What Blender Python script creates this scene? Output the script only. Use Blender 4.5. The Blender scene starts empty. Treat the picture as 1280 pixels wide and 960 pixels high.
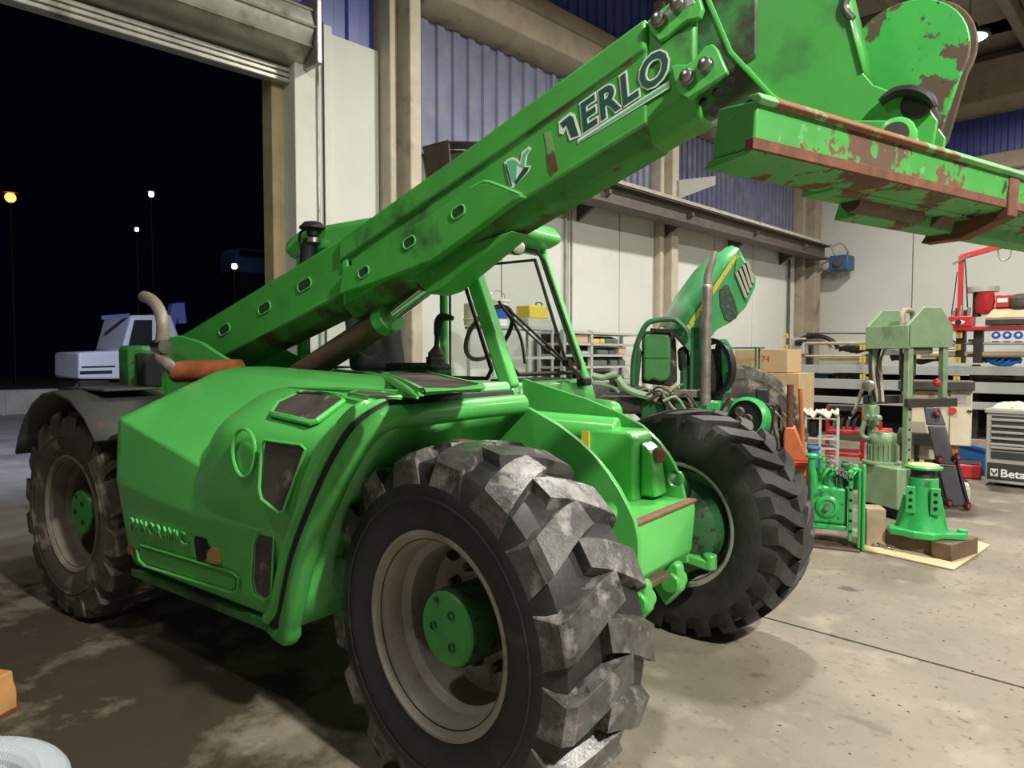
import bpy, bmesh, math, random
from mathutils import Vector, Matrix
random.seed(7)
SC = bpy.context.scene
COL = SC.collection
V = Vector
PI = math.pi
# ------------------------------------------------------------------ camera
FPX = 875.0
CAM = V((1.52, -2.705, 1.486)); YAW = 0.65; PITCH = -0.0411
cd = bpy.data.cameras.new('camera'); cam = bpy.data.objects.new('camera', cd); COL.objects.link(cam)
cam.location = CAM; cam.rotation_euler = (PI/2 + PITCH, 0, YAW)
cd.sensor_width = 36; cd.lens = FPX/1280*36; cd.clip_start = .05; cd.clip_end = 400
SC.camera = cam
# ------------------------------------------------------------------ world: night sky
w = bpy.data.worlds.new('night'); SC.world = w; w.use_nodes = True
w.node_tree.nodes['Background'].inputs[0].default_value = (.010, .016, .05, 1)
w.node_tree.nodes['Background'].inputs[1].default_value = .04
vs = SC.view_settings
vs.view_transform = 'Standard'; vs.look = 'None'; vs.gamma = 1; vs.use_curve_mapping = False
vs.exposure = 0.45
# ------------------------------------------------------------------ frames
WA = -0.1276                       # the hall is turned this far from the vehicle
EN = V((math.cos(WA), math.sin(WA), 0)); ES = V((-math.sin(WA), math.cos(WA), 0))
def B(n, s, z=0): return EN*n + ES*s + V((0, 0, z))
_fw = V((-math.sin(YAW)*math.cos(PITCH), math.cos(YAW)*math.cos(PITCH), math.sin(PITCH)))
_r = V((math.cos(YAW), math.sin(YAW), 0)); _u = _r.cross(_fw)
def ray(x, y): return _r*((x-640)/FPX) - _u*((y-480)/FPX) + _fw
def at(x, y, ax, v):
    d = ray(x, y); i = 'xyz'.index(ax); return CAM + d*((v-CAM[i])/d[i])
def PY(yv, pts): return [at(a, b, 'y', yv) for a, b in pts]
def PX(xv, pts): return [at(a, b, 'x', xv) for a, b in pts]
def PZ(zv, pts): return [at(a, b, 'z', zv) for a, b in pts]
def bl(x, y, ax, v):               # the same, in hall coordinates (n, s, z)
    d = ray(x, y); db = V((d.dot(EN), d.dot(ES), d.z)); cb = V((CAM.dot(EN), CAM.dot(ES), CAM.z))
    i = 'nsz'.index(ax); return cb + db*((v-cb[i])/db[i])
# ------------------------------------------------------------------ mesh building
class MB:
    def __init__(s): s.v = []; s.f = []
    def add(s, vs, fs):
        k = len(s.v); s.v += [V(p) for p in vs]; s.f += [tuple(i+k for i in f) for f in fs]; return s
    def box(s, x0, x1, y0, y1, z0, z1):
        return s.add([(x0,y0,z0),(x1,y0,z0),(x1,y1,z0),(x0,y1,z0),(x0,y0,z1),(x1,y0,z1),(x1,y1,z1),(x0,y1,z1)],
            [(3,2,1,0),(4,5,6,7),(0,1,5,4),(1,2,6,5),(2,3,7,6),(3,0,4,7)])
    def obox(s, c, size, M=None):
        M = M or Matrix.Identity(3); c = V(c); a, b, h = [k/2 for k in size]
        P = [c + M@V(p) for p in [(-a,-b,-h),(a,-b,-h),(a,b,-h),(-a,b,-h),(-a,-b,h),(a,-b,h),(a,b,h),(-a,b,h)]]
        return s.add(P, [(3,2,1,0),(4,5,6,7),(0,1,5,4),(1,2,6,5),(2,3,7,6),(3,0,4,7)])
    def bar(s, p, q, wdt, hgt, up=(0,0,1)):
        p = V(p); q = V(q); d = q-p; L = d.length; d.normalize()
        up = V(up); sd = d.cross(up)
        if sd.length < 1e-4: sd = d.cross(V((1,0,0)))
        sd.normalize(); u2 = sd.cross(d)
        M = Matrix((d, sd, u2)).transposed()
        return s.obox((p+q)/2, (L, wdt, hgt), M)
    def prism(s, pts, ext):
        ext = V(ext); n = len(pts); P = [V(p) for p in pts]
        fs = [tuple(range(n)), tuple(range(2*n-1, n-1, -1))]
        fs += [((i+1) % n, i, i+n, (i+1) % n + n) for i in range(n)]
        return s.add(P + [p+ext for p in P], fs)
    def tube(s, path, r, n=10, cap=True):
        path = [V(p) for p in path]; rs = list(r) if isinstance(r, (list, tuple)) else [r]*len(path)
        if cap and 3 <= len(path) <= 14:      # round the bends (Catmull-Rom)
            q = []; qr = []
            for i in range(len(path)-1):
                p0 = path[max(i-1,0)]; p1 = path[i]; p2 = path[i+1]; p3 = path[min(i+2,len(path)-1)]
                for j in range(4):
                    t = j/4; q.append(p1*2*.5 + (p2-p0)*.5*t + (p0*2-p1*5+p2*4-p3)*.5*t*t + (p1*3-p0-p2*3+p3)*.5*t**3); qr.append(rs[i]+(rs[i+1]-rs[i])*t)
            path = q+[path[-1]]; rs = qr+[rs[-1]]
        prev = None; rings = []
        for i, p in enumerate(path):
            t = (path[min(i+1, len(path)-1)] - path[max(i-1, 0)]).normalized()
            if prev is None:
                a = t.cross(V((0,0,1)));
                if a.length < .05: a = t.cross(V((1,0,0)))
            else:
                a = prev - t*prev.dot(t)
            a.normalize(); b = t.cross(a); prev = a
            rings.append([p + (a*math.cos(2*PI*k/n) + b*math.sin(2*PI*k/n))*rs[i] for k in range(n)])
        return s.loft(rings, True, cap)
    def loft(s, rings, closed=True, cap=True):
        k = len(s.v); n = len(rings[0])
        for rg in rings: s.v += [V(p) for p in rg]
        m = n if closed else n-1
        for i in range(len(rings)-1):
            for j in range(m):
                a = k+i*n+j; b = k+i*n+(j+1) % n
                s.f.append((a, b, b+n, a+n))
        if closed and cap:
            s.f.append(tuple(k+j for j in range(n-1, -1, -1)))
            e = k+(len(rings)-1)*n; s.f.append(tuple(e+j for j in range(n)))
        return s
    def lathe(s, prof, c=(0,0,0), ax=(0,1,0), n=48, cap=True):
        c = V(c); ax = V(ax).normalized(); a = ax.orthogonal().normalized(); b = ax.cross(a)
        rings = [[c + ax*h + (a*math.cos(2*PI*k/n) + b*math.sin(2*PI*k/n))*r for k in range(n)] for r, h in prof]
        return s.loft(rings, True, cap)
    def cyl(s, p, q, r, n=16, r2=None):
        return s.tube([p, q], [r, r if r2 is None else r2], n)
    def sphere(s, c, r, n=12, m=8, sq=(1,1,1)):
        c = V(c); k = len(s.v)
        prof = [(max(1e-4, math.sin(PI*i/m)), -math.cos(PI*i/m)) for i in range(m+1)]
        rings = [[c + V((math.cos(2*PI*j/n)*q*r*sq[0], math.sin(2*PI*j/n)*q*r*sq[1], h*r*sq[2])) for j in range(n)] for q, h in prof]
        return s.loft(rings, True, True)
    def xf(s, M):
        s.v = [M@p for p in s.v]; return s
    def build(s, name, mat, parent=None, bevel=0, seg=2, ang=32, sharp=35, solid=0, sub=0):
        me = bpy.data.meshes.new(name); me.from_pydata([tuple(p) for p in s.v], [], s.f); me.validate()
        bm = bmesh.new(); bm.from_mesh(me); bmesh.ops.recalc_face_normals(bm, faces=bm.faces)
        ca = math.radians(sharp)
        for f in bm.faces: f.smooth = True
        for e in bm.edges:
            if len(e.link_faces) == 2: e.smooth = e.calc_face_angle(0) < ca
        bm.to_mesh(me); bm.free()
        me.materials.append(mat)
        o = bpy.data.objects.new(name, me); COL.objects.link(o)
        if parent: o.parent = parent
        if solid:
            m = o.modifiers.new('solid', 'SOLIDIFY'); m.thickness = solid; m.offset = 0
        if bevel:
            m = o.modifiers.new('bevel', 'BEVEL'); m.width = bevel; m.segments = seg; m.limit_method = 'ANGLE'; m.angle_limit = math.radians(ang); m.harden_normals = False
        if sub:
            m = o.modifiers.new('sub', 'SUBSURF'); m.levels = sub; m.render_levels = sub
        return o
def tag(o, label, cat, group=None):
    o['label'] = label; o['category'] = cat
    if group: o['group'] = group
    return o
def thing(name, label, cat, loc=(0,0,0), rz=0, group=None):
    o = bpy.data.objects.new(name, None); COL.objects.link(o); o.empty_display_size = .1
    o.location = loc; o.rotation_euler = (0, 0, rz); return tag(o, label, cat, group)
def struct(o): o['kind'] = 'structure'; return o
def hall(o): o.rotation_euler = (0, 0, WA); return o
def part(name, parent, mesh_obj, loc=(0,0,0)):       # another copy of a part that shares its mesh
    c = mesh_obj.copy(); COL.objects.link(c); c.name = name; c.parent = parent; c.location = loc; return c
def copy_tree(o, parent=None):
    c = o.copy(); COL.objects.link(c); c.parent = parent
    for ch in o.children: copy_tree(ch, c)
    return c
def text_mesh(name, body, size, ext, mat, parent, M, offset=0, shear=0, space=1.0, xs=1.0):
    cu = bpy.data.curves.new(name, 'FONT'); cu.body = body; cu.size = size; cu.extrude = ext; cu.offset = offset; cu.shear = shear
    cu.space_character = space; cu.resolution_u = 3
    t = bpy.data.objects.new(name, cu); COL.objects.link(t)
    dg = bpy.context.evaluated_depsgraph_get(); me = bpy.data.meshes.new_from_object(t.evaluated_get(dg))
    bpy.data.objects.remove(t); bpy.data.curves.remove(cu)
    me.transform(Matrix.Diagonal((xs, 1, 1, 1))); me.transform(M); me.materials.clear(); me.materials.append(mat); me.name = name
    o = bpy.data.objects.new(name, me); COL.objects.link(o); o.parent = parent; return o
def frame(o, x, y):                # matrix whose local x,y lie along the given directions
    x = V(x).normalized(); y = V(y); y = (y - x*y.dot(x)).normalized(); z = x.cross(y)
    M = Matrix((x, y, z)).transposed().to_4x4(); M.translation = V(o); return M
# ------------------------------------------------------------------ materials
def mat(name, base, rough=.5, metal=0., var=.0, vs_=6., spots=(), bump=None, coat=0., spec=.5, emit=None, es=1., world=False):
    m = bpy.data.materials.new(name); m.use_nodes = True; nt = m.node_tree; nd = nt.nodes; lk = nt.links
    b = nd['Principled BSDF']; b.inputs['Metallic'].default_value = metal; b.inputs['Roughness'].default_value = rough
    b.inputs['Specular IOR Level'].default_value = spec; b.inputs['Coat Weight'].default_value = coat; b.inputs['Coat Roughness'].default_value = .15
    c4 = (*base, 1)
    tc = nd.new('ShaderNodeTexCoord'); vec = tc.outputs['Object']
    if world:
        g = nd.new('ShaderNodeNewGeometry'); vec = g.outputs['Position']
    col = None; ro = None
    def noise(sc, det=4, off=0, ro_=.6):
        n = nd.new('ShaderNodeTexNoise'); n.inputs['Scale'].default_value = sc; n.inputs['Detail'].default_value = det; n.inputs['Roughness'].default_value = ro_
        mp = nd.new('ShaderNodeMapping'); mp.inputs['Location'].default_value = (off, off*.7, off*1.3)
        lk.new(vec, mp.inputs[0]); lk.new(mp.outputs[0], n.inputs[0]); return n.outputs[0]
    if var:
        r = nd.new('ShaderNodeMapRange'); r.inputs[1].default_value = .3; r.inputs[2].default_value = .7
        r.inputs[3].default_value = 1-var; r.inputs[4].default_value = 1+var
        lk.new(noise(vs_), r.inputs[0])
        mx = nd.new('ShaderNodeVectorMath'); mx.operation = 'SCALE'; mx.inputs[0].default_value = base; lk.new(r.outputs[0], mx.inputs['Scale'])
        col = mx.outputs[0]
    for i, sp in enumerate(spots):  # (colour, scale, threshold, softness, roughness)
        sc, sca, th, so, rg = sp[:5]; det = sp[5] if len(sp) > 5 else 6
        r = nd.new('ShaderNodeMapRange'); r.inputs[1].default_value = th; r.inputs[2].default_value = th+so; r.clamp = True
        lk.new(noise(sca, det, 3.1+i*5.7), r.inputs[0])
        mx = nd.new('ShaderNodeMix'); mx.data_type = 'RGBA'
        lk.new(r.outputs[0], mx.inputs['Factor'])
        if col is None: mx.inputs['A'].default_value = c4
        else: lk.new(col, mx.inputs['A'])
        mx.inputs['B'].default_value = (*sc, 1); col = mx.outputs['Result']
        mr = nd.new('ShaderNodeMix'); lk.new(r.outputs[0], mr.inputs['Factor'])
        if ro is None: mr.inputs[2].default_value = rough
        else: lk.new(ro, mr.inputs[2])
        mr.inputs[3].default_value = rg; ro = mr.outputs[0]
    if col is None: b.inputs['Base Color'].default_value = c4
    else: lk.new(col, b.inputs['Base Color'])
    if ro is not None: lk.new(ro, b.inputs['Roughness'])
    if bump:
        bp = nd.new('ShaderNodeBump'); bp.inputs['Strength'].default_value = bump[1]; bp.inputs['Distance'].default_value = bump[2] if len(bump) > 2 else .01
        lk.new(noise(bump[0], 6, 11), bp.inputs['Height']); lk.new(bp.outputs[0], b.inputs['Normal'])
    if emit:
        b.inputs['Emission Color'].default_value = (*emit, 1); b.inputs['Emission Strength'].default_value = es
    return m
def glass(name, tint, gl=.12, rough=.02):
    m = bpy.data.materials.new(name); m.use_nodes = True; nt = m.node_tree; nd = nt.nodes; lk = nt.links
    nd.remove(nd['Principled BSDF']); out = nd['Material Output']
    t = nd.new('ShaderNodeBsdfTransparent'); t.inputs[0].default_value = (*tint, 1)
    g = nd.new('ShaderNodeBsdfGlossy'); g.inputs['Roughness'].default_value = rough
    lw = nd.new('ShaderNodeLayerWeight'); lw.inputs[0].default_value = .07
    ad = nd.new('ShaderNodeMath'); ad.operation = 'ADD'; ad.inputs[1].default_value = gl; lk.new(lw.outputs['Facing'], ad.inputs[0])
    mx = nd.new('ShaderNodeMixShader'); lk.new(ad.outputs[0], mx.inputs[0]); lk.new(t.outputs[0], mx.inputs[1]); lk.new(g.outputs[0], mx.inputs[2])
    lk.new(mx.outputs[0], out.inputs[0]); return m
RUST = (.11, .045, .02); GRN = (.066, .370, .068)
M = {}
M['green'] = mat('green_paint', GRN, .38, var=.10, vs_=3, spots=[((.030,.15,.04), 2.3, .60, .15, .6), (RUST, 16, .735, .015, .8)], coat=.25)
M['greenclean'] = mat('green_paint_glossy', (.092,.480,.098), .32, var=.05, vs_=3, spots=[((.035,.22,.05), 1.5, .62, .2, .5), (RUST, 23, .77, .01, .8)], coat=.3)
M['greenboom'] = mat('green_boom_paint', (.058,.330,.054), .42, var=.12, vs_=4, spots=[((.022,.075,.022), 2.2, .55, .12, .75), ((.05,.11,.03), 7, .68, .08, .7), (RUST, 19, .75, .02, .85)], coat=.1)
M['greengrime'] = mat('green_paint_greasy', (.030,.20,.045), .5, var=.2, vs_=5, spots=[((.030,.035,.018), 3.2, .50, .12, .6), (RUST, 9, .62, .05, .85)])
M['greenrust'] = mat('scraped_green_paint', (.050,.270,.052), .5, var=.15, vs_=5, spots=[((.09,.05,.028), 3.4, .55, .02, .8), ((.13,.055,.025), 9, .58, .012, .85), ((.10,.30,.11), 22, .64, .01, .6), ((.02,.02,.018), 5, .68, .02, .6)], bump=(30,.15,.004))
M['rustedge'] = mat('rusty_edge', (.16,.075,.04), .8, var=.3, vs_=14, spots=[((.05,.30,.07), 7, .60, .03, .5)])
M['rimshade'] = mat('rim_shaded', (.15,.13,.10), .7, var=.3, vs_=7)  # darker copy of the rim paint, the rear wheel's shade put into its colour
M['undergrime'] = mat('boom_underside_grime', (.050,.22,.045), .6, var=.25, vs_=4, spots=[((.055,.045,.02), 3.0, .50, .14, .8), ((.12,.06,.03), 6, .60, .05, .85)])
M['scrape'] = mat('scraped_paint', (.16,.30,.12), .6, var=.2, vs_=20)
M['slotdark'] = mat('slot_recess_shade', (.010,.045,.014), .7)  # dark green paints the shade of a recess onto flat slot faces
M['lipmix'] = mat('worn_lip', (.16,.42,.16), .5, var=.15, vs_=9, spots=[((.20,.085,.045), 5, .50, .05, .8)])
M['greenworn'] = mat('worn_green_plate', (.045,.370,.066), .45, var=.12, vs_=5, spots=[((.085,.055,.035), 4.2, .53, .015, .75), ((.018,.016,.014), 5.5, .60, .02, .6), ((.02,.03,.015), 45, .66, .03, .6)])
M['rust'] = mat('rust', (.13,.05,.025), .85, var=.35, vs_=18, bump=(60,.3,.004))
M['rustorange'] = mat('rust_orange', (.30,.085,.025), .85, var=.3, vs_=9, bump=(60,.2,.004))
M['brown'] = mat('brown_primer', (.085,.055,.035), .7, var=.3, vs_=9)
M['rubber'] = mat('tyre_rubber', (.013,.013,.013), .45, var=.35, vs_=14, spots=[((.075,.07,.062), 5, .62, .12, .55), ((.16,.155,.145), 38, .70, .06, .6)], bump=(70,.25,.004))
M['rubberlug'] = mat('tyre_tread_rubber', (.058,.056,.053), .24, var=.5, vs_=16, spots=[((.23,.22,.205), 7, .53, .12, .4), ((.015,.015,.015), 12, .64, .05, .3)], bump=(55,.5,.006))
M['rubberdry'] = mat('tyre_rubber_dusty', (.026,.026,.025), .62, var=.35, vs_=14, spots=[((.09,.085,.07), 12, .66, .06, .7)], bump=(70,.3,.004))
M['rubbermud'] = mat('tyre_rubber_muddy', (.05,.045,.035), .7, var=.35, vs_=9, spots=[((.22,.19,.13), 5, .53, .1, .8)], bump=(40,.5,.008))
M['rim'] = mat('rim_paint', (.29,.265,.23), .45, var=.18, vs_=6, spots=[((.14,.12,.10), 5, .60, .1, .6), (RUST, 25, .74, .02, .8)])
M['rimgreen'] = mat('rim_dusty', (.33,.35,.28), .5, var=.2, vs_=8, spots=[((.06,.17,.06), 6, .60, .1, .6), (RUST, 20, .72, .02, .8)])
M['hubg'] = mat('hub_green_chipped', (.045,.30,.055), .5, var=.12, vs_=8, spots=[(RUST, 26, .66, .02, .85)], bump=(40,.25,.004))
M['hubdark'] = mat('hub_side_dark', (.020,.085,.028), .4, var=.2, vs_=8, spots=[((.015,.015,.012), 20, .56, .03, .5)])
M['bolt'] = mat('rusty_bolt', (.08,.04,.028), .6, var=.3, vs_=40)
M['steel'] = mat('steel', (.45,.44,.43), .3, 1., var=.1, vs_=20)
M['chrome'] = mat('chrome', (.75,.75,.75), .08, 1.)
M['black'] = mat('black_plastic', (.012,.012,.013), .5)
M['seam'] = mat('black_rubber_seal', (.006,.006,.006), .6)
M['grille'] = mat('dirty_mesh_grille', (.060,.048,.045), .7, var=.35, vs_=9, spots=[((.19,.17,.16), 10, .60, .08, .8), ((.17,.03,.02), 5, .72, .03, .8)], bump=(160,.6,.004))
M['fender'] = mat('dark_fender', (.045,.05,.045), .6, var=.2, vs_=5, spots=[((.14,.055,.025), 6, .64, .03, .8)])
M['exh'] = mat('exhaust_pipe', (.28,.24,.20), .55, .3, var=.2, vs_=8)
M['glass'] = glass('cab_glass', (.975,.99,.982), .01)
M['lens'] = mat('lamp_lens', (.75,.73,.66), .15)
M['white'] = mat('white_print', (.72,.74,.70), .5)
M['darkgreen'] = mat('dark_green_print', (.008,.075,.055), .5)
M['mint'] = mat('mint_print', (.10,.50,.26), .5)
M['yellow'] = mat('yellow_sticker', (.60,.42,.05), .5)
M['label'] = mat('paper_label', (.75,.70,.55), .6)
M['dark'] = mat('dark_void', (.006,.006,.006), .8)
M['seat'] = mat('seat_fabric', (.03,.033,.035), .8)
M['concrete'] = mat('floor_concrete', (.190,.168,.128), .60, var=.20, vs_=1.1, world=True,
    spots=[((.135,.118,.088), .9, .48, .22, .55), ((.25,.225,.172), 2.7, .54, .12, .7), ((.11,.092,.07), 4.6, .63, .07, .45), ((.12,.10,.075), 24, .58, .12, .7), ((.07,.055,.04), 1.9, .66, .05, .5)], bump=(30,.15,.004))

def wet_stain(m, centre, r0, r1):
    nt = m.node_tree; nd = nt.nodes; lk = nt.links; b = nd['Principled BSDF']
    g = nd.new('ShaderNodeNewGeometry'); dv = nd.new('ShaderNodeVectorMath'); dv.operation = 'DISTANCE'; dv.inputs[1].default_value = centre; lk.new(g.outputs['Position'], dv.inputs[0])
    n = nd.new('ShaderNodeTexNoise'); n.inputs['Scale'].default_value = 2.1; n.inputs['Detail'].default_value = 8; n.inputs['Roughness'].default_value = .62; lk.new(g.outputs['Position'], n.inputs[0])
    mr = nd.new('ShaderNodeMapRange'); mr.inputs[1].default_value = r0; mr.inputs[2].default_value = r1; mr.inputs[3].default_value = .22; mr.inputs[4].default_value = -.25; lk.new(dv.outputs['Value'], mr.inputs[0])
    ad = nd.new('ShaderNodeMath'); ad.operation = 'ADD'; lk.new(n.outputs[0], ad.inputs[0]); lk.new(mr.outputs[0], ad.inputs[1])
    f = nd.new('ShaderNodeMapRange'); f.inputs[1].default_value = .56; f.inputs[2].default_value = .66; lk.new(ad.outputs[0], f.inputs[0])
    mx = nd.new('ShaderNodeMix'); mx.data_type = 'RGBA'; lk.new(f.outputs[0], mx.inputs['Factor']); lk.new(b.inputs['Base Color'].links[0].from_socket, mx.inputs['A']); mx.inputs['B'].default_value = (.052,.040,.026,1)
    lk.new(mx.outputs['Result'], b.inputs['Base Color'])
wet_stain(M['concrete'], (-2.0,-2.0,0), .9, 3.4)
# ------------------------------------------------------------------ lamps of the hall (real fixtures, each with its own light)
M['lampbody'] = mat('lamp_housing', (.02,.02,.022), .5)
M['lamplens'] = mat('lamp_lens_lit', (.9,.88,.8), .3, emit=(1.,.95,.84), es=.9)
LAMPW = 330.0
LAMPS = [(-.63, 9.3, .75, 'hanging under the ceiling at the upper right'), (-.63, 3.3, .8, 'above the space between the vehicle and the far wheel'), (5.2, 9.3, .7, 'over the aisle in front of the tool cart'),
    (5.2, 3.3, .55, 'over the open floor right of the green axle housing'), (5.2, -1.2, 2.8, 'in front of the raised boom, out of the frame'), (-.63, -3.4, .16, 'over the door end of the hall')]
def pendant_lamp(i, n, s, k, where):
    lab = 'round black high-bay pendant lamp ' + where
    t = thing('pendant_lamp', lab, 'lamp', B(n, s, 6.0), 0, 'high-bay lamps')
    MB().lathe([(.05,.20),(.09,.17),(.11,.06),(.25,.03),(.26,-.02),(.225,-.02)], ax=(0,0,1), n=28).build('housing', M['lampbody'], t)
    MB().lathe([(.22,-.012),(.22,-.022)], ax=(0,0,1), n=28).build('lens', M['lamplens'], t)
    MB().cyl((0,0,.19), (0,0,1.02), .008, 6).build('cable', M['lampbody'], t)
    ld = bpy.data.lights.new('lamp_light', 'AREA'); ld.shape = 'DISK'; ld.size = .44; ld.energy = LAMPW*k; ld.color = (1.,.95,.86); ld.spread = PI
    lo = bpy.data.objects.new('lamp_light', ld); COL.objects.link(lo); lo.parent = t; lo.location = (0,0,-.03)
for i, (n, s, k, where) in enumerate(LAMPS): pendant_lamp(i, n, s, k, where)
# ------------------------------------------------------------------ the hall
M['wallwhite'] = mat('white_wall_paint', (.60,.615,.575), .75, var=.04, vs_=1.2, spots=[((.52,.51,.46), 1.4, .62, .2, .8)])
M['blue'] = mat('blue_corrugated_sheet', (.050,.070,.30), .38, var=.12, vs_=2, spots=[((.10,.11,.24), 3, .56, .2, .5)])
M['bluedusty'] = mat('dusty_blue_sheet', (.165,.180,.275), .36, var=.15, vs_=3, spots=[((.22,.225,.27), 3, .52, .2, .45)])
M['bluegrey'] = mat('dull_blue_sheet', (.095,.105,.18), .34, var=.2, vs_=3, spots=[((.15,.155,.19), 4, .54, .15, .45)])
M['precast'] = mat('precast_concrete', (.33,.28,.215), .8, var=.15, vs_=3, spots=[((.20,.165,.125), 2.2, .56, .15, .85)], bump=(40,.2,.006))
M['precastlight'] = mat('precast_concrete_pale', (.47,.42,.33), .8, var=.12, vs_=4, spots=[((.30,.26,.20), 3, .60, .12, .85)], bump=(40,.2,.006))
M['ceil'] = mat('ceiling_concrete', (.235,.20,.16), .85, var=.15, vs_=2, spots=[((.16,.135,.105), 1.7, .55, .15, .9)])
M['galv'] = mat('galvanised_sheet', (.36,.36,.32), .42, .6, var=.2, vs_=5, spots=[((.13,.115,.085), 3, .56, .14, .6)])
M['jamb'] = mat('jamb_ochre', (.42,.34,.20), .7, var=.15, vs_=4)
M['rail'] = mat('runway_steel', (.10,.082,.068), .6, .2, var=.2, vs_=5)
M['railtop'] = mat('runway_flange', (.36,.33,.28), .6, var=.2, vs_=5)
M['bluebox'] = mat('blue_motor_paint', (.035,.10,.22), .5, var=.1)
M['asphalt'] = mat('yard_asphalt', (.20,.19,.18), .8, var=.3, vs_=1.5, spots=[((.10,.10,.10), .8, .55, .1, .9)])
M['yardwall'] = mat('yard_wall', (.22,.20,.17), .85, var=.25, vs_=1.5)
# floor: base sheet with the cast slabs on it, joints left open between them
fl = struct(hall(MB().box(-4.75, 16, -13, 13.9, -.20, -.03).build('floor', M['dark'])))
sj = [-13, -4.6, 1.305, 7.2, 13.9]; nj = [-4.75, 3.6, 9.6, 16]
for a in range(4):
    for b in range(3):
        MB().box(nj[b]+.010, nj[b+1]-.010, sj[a]+.010, sj[a+1]-.010, -.1, 0).build('slab', M['concrete'], fl)
W0 = -4.45
wl = struct(hall(MB().box(W0-.32, W0-.08, 1.0, 13.9, 0, 7.3).box(W0-.32, W0-.08, -13, -4.6, 0, 7.3).box(W0-.32, W0-.08, -4.6, 1.0, 4.22, 7.3).build('wall_left', M['precast'])))
for s0, s1, z1, pr in [(1.28, 1.90, 4.70, .0), (2.37, 3.72, 3.72, 0), (3.73, 5.02, 3.72, 0), (5.03, 6.22, 3.72, 0), (6.23, 7.16, 3.72, 0), (7.62, 9.1, 3.72, 0), (9.11, 10.62, 3.72, 0), (10.63, 12.6, 3.72, 0)]:
    MB().box(W0-.08, W0+pr, s0+.006, s1-.006, 0, z1).build('wall_panel', M['wallwhite'], wl, bevel=.006)
def corrugated(s0, s1, z0, z1, pitch, dep, n0=W0-.06, axis='s'):
    m = MB(); xs = []; s = s0
    while s < s1-.01:
        for f, d in ((0, 0), (.42, 0), (.50, 1), (.92, 1)):
            if s+f*pitch < s1: xs.append((s+f*pitch, d*dep))
        s += pitch
    xs.append((s1, 0))
    if axis == 's': m.loft([[(n0+d, q, z0) for q, d in xs], [(n0+d, q, z1) for q, d in xs]], False)
    else: m.loft([[(q, n0-d, z0) for q, d in xs], [(q, n0-d, z1) for q, d in xs]], False)
    return m
for s0, s1, z0, z1, p, bm_ in [(-4.6, 1.88, 4.6, 7.1, .30, 'blue'), (2.37, 4.62, 3.72, 5.32, .24, 'bluedusty'), (4.63, 7.15, 3.72, 5.32, .17, 'bluedusty'), (7.62, 12.6, 3.72, 5.3, .17, 'bluegrey'), (2.37, 12.6, 5.95, 7.1, .215, 'blue')]:
    corrugated(s0, s1, z0, z1, p, .035).build('corrugated_sheet', M[bm_], wl, sharp=20)
# long beam with stepped profile
MB().prism([(W0-.08,2.37,5.28),(W0+.10,2.37,5.28),(W0+.30,2.37,5.40),(W0+.30,2.37,5.72),(W0+.22,2.37,5.80),(W0+.22,2.37,6.02),(W0-.08,2.37,6.02)], (0,10.9,0)).build('long_beam', M['precast'], wl, bevel=.015)
# columns: each of three ribs
def column(nm, s0, s1, m_, dep=.36):
    m = MB(); a = (s1-s0)
    m.box(W0-.08, W0+dep*.55, s0, s0+a*.25, 0, 7.1).box(W0-.08, W0+dep*.35, s0+a*.25, s0+a*.5, 0, 7.1).box(W0-.08, W0+dep, s0+a*.5, s1, 0, 7.1)
    return hall(struct(m.build(nm, m_, None, bevel=.012)))
column('trim_1', 1.91, 2.20, M['precastlight'], .34); column('trim_2', 7.17, 7.56, M['precastlight'], .20); column('trim_3', 12.62, 13.25, M['precast'], .3)
# shutter guide and jamb beside the door
g = struct(hall(MB().box(W0-.26, W0-.06, .72, .99, 0, 4.3).build('trim_4', M['jamb'], None, bevel=.01)))
g = struct(hall(MB().box(W0-.06, W0+.16, .84, 1.05, 0, 4.75).box(W0-.06, W0+.10, 1.05, 1.28, 0, 4.72).build('trim_5', M['wallwhite'], None, bevel=.006)))
MB().cyl((W0+.115, 1.11, 1.0), (W0+.115, 1.11, 4.7), .012, 8).build('conduit', M['galv'], g)
MB().cyl((W0+.115, 1.17, 1.0), (W0+.115, 1.17, 4.72), .009, 8).build('cable', M['lampbody'], g)
# rolled-up shutter: housing, lintel, curtain edge
d1 = struct(hall(MB().box(W0-.26, W0-.06, -4.6, .72, 4.15, 4.45).build('door_1', M['jamb'], None)))
hp = [(W0+.0,4.22),(W0+.20,4.24),(W0+.34,4.34),(W0+.40,4.50),(W0+.36,4.66),(W0+.22,4.78),(W0+.0,4.80)]
MB().prism([(n, -4.7, z) for n, z in hp], (0, 5.62, 0)).build('shutter_housing', M['galv'], d1, bevel=.008)
for k, (n, z) in enumerate([(W0+.345,4.345),(W0+.405,4.50),(W0+.365,4.665)]):
    MB().cyl((n, -4.7, z), (n, .92, z), .014, 8).build('housing_seam', M['galv'], d1)
MB().box(W0-.05, W0+.42, .93, .985, 4.18, 4.84).build('end_plate', M['galv'], d1, bevel=.01)
for k in range(3):
    MB().box(W0-.03, W0+.07, -4.6, .86, 4.16-.05*k, 4.205-.05*k).build('shutter_slat', M['galv'], d1, bevel=.01)
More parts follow.
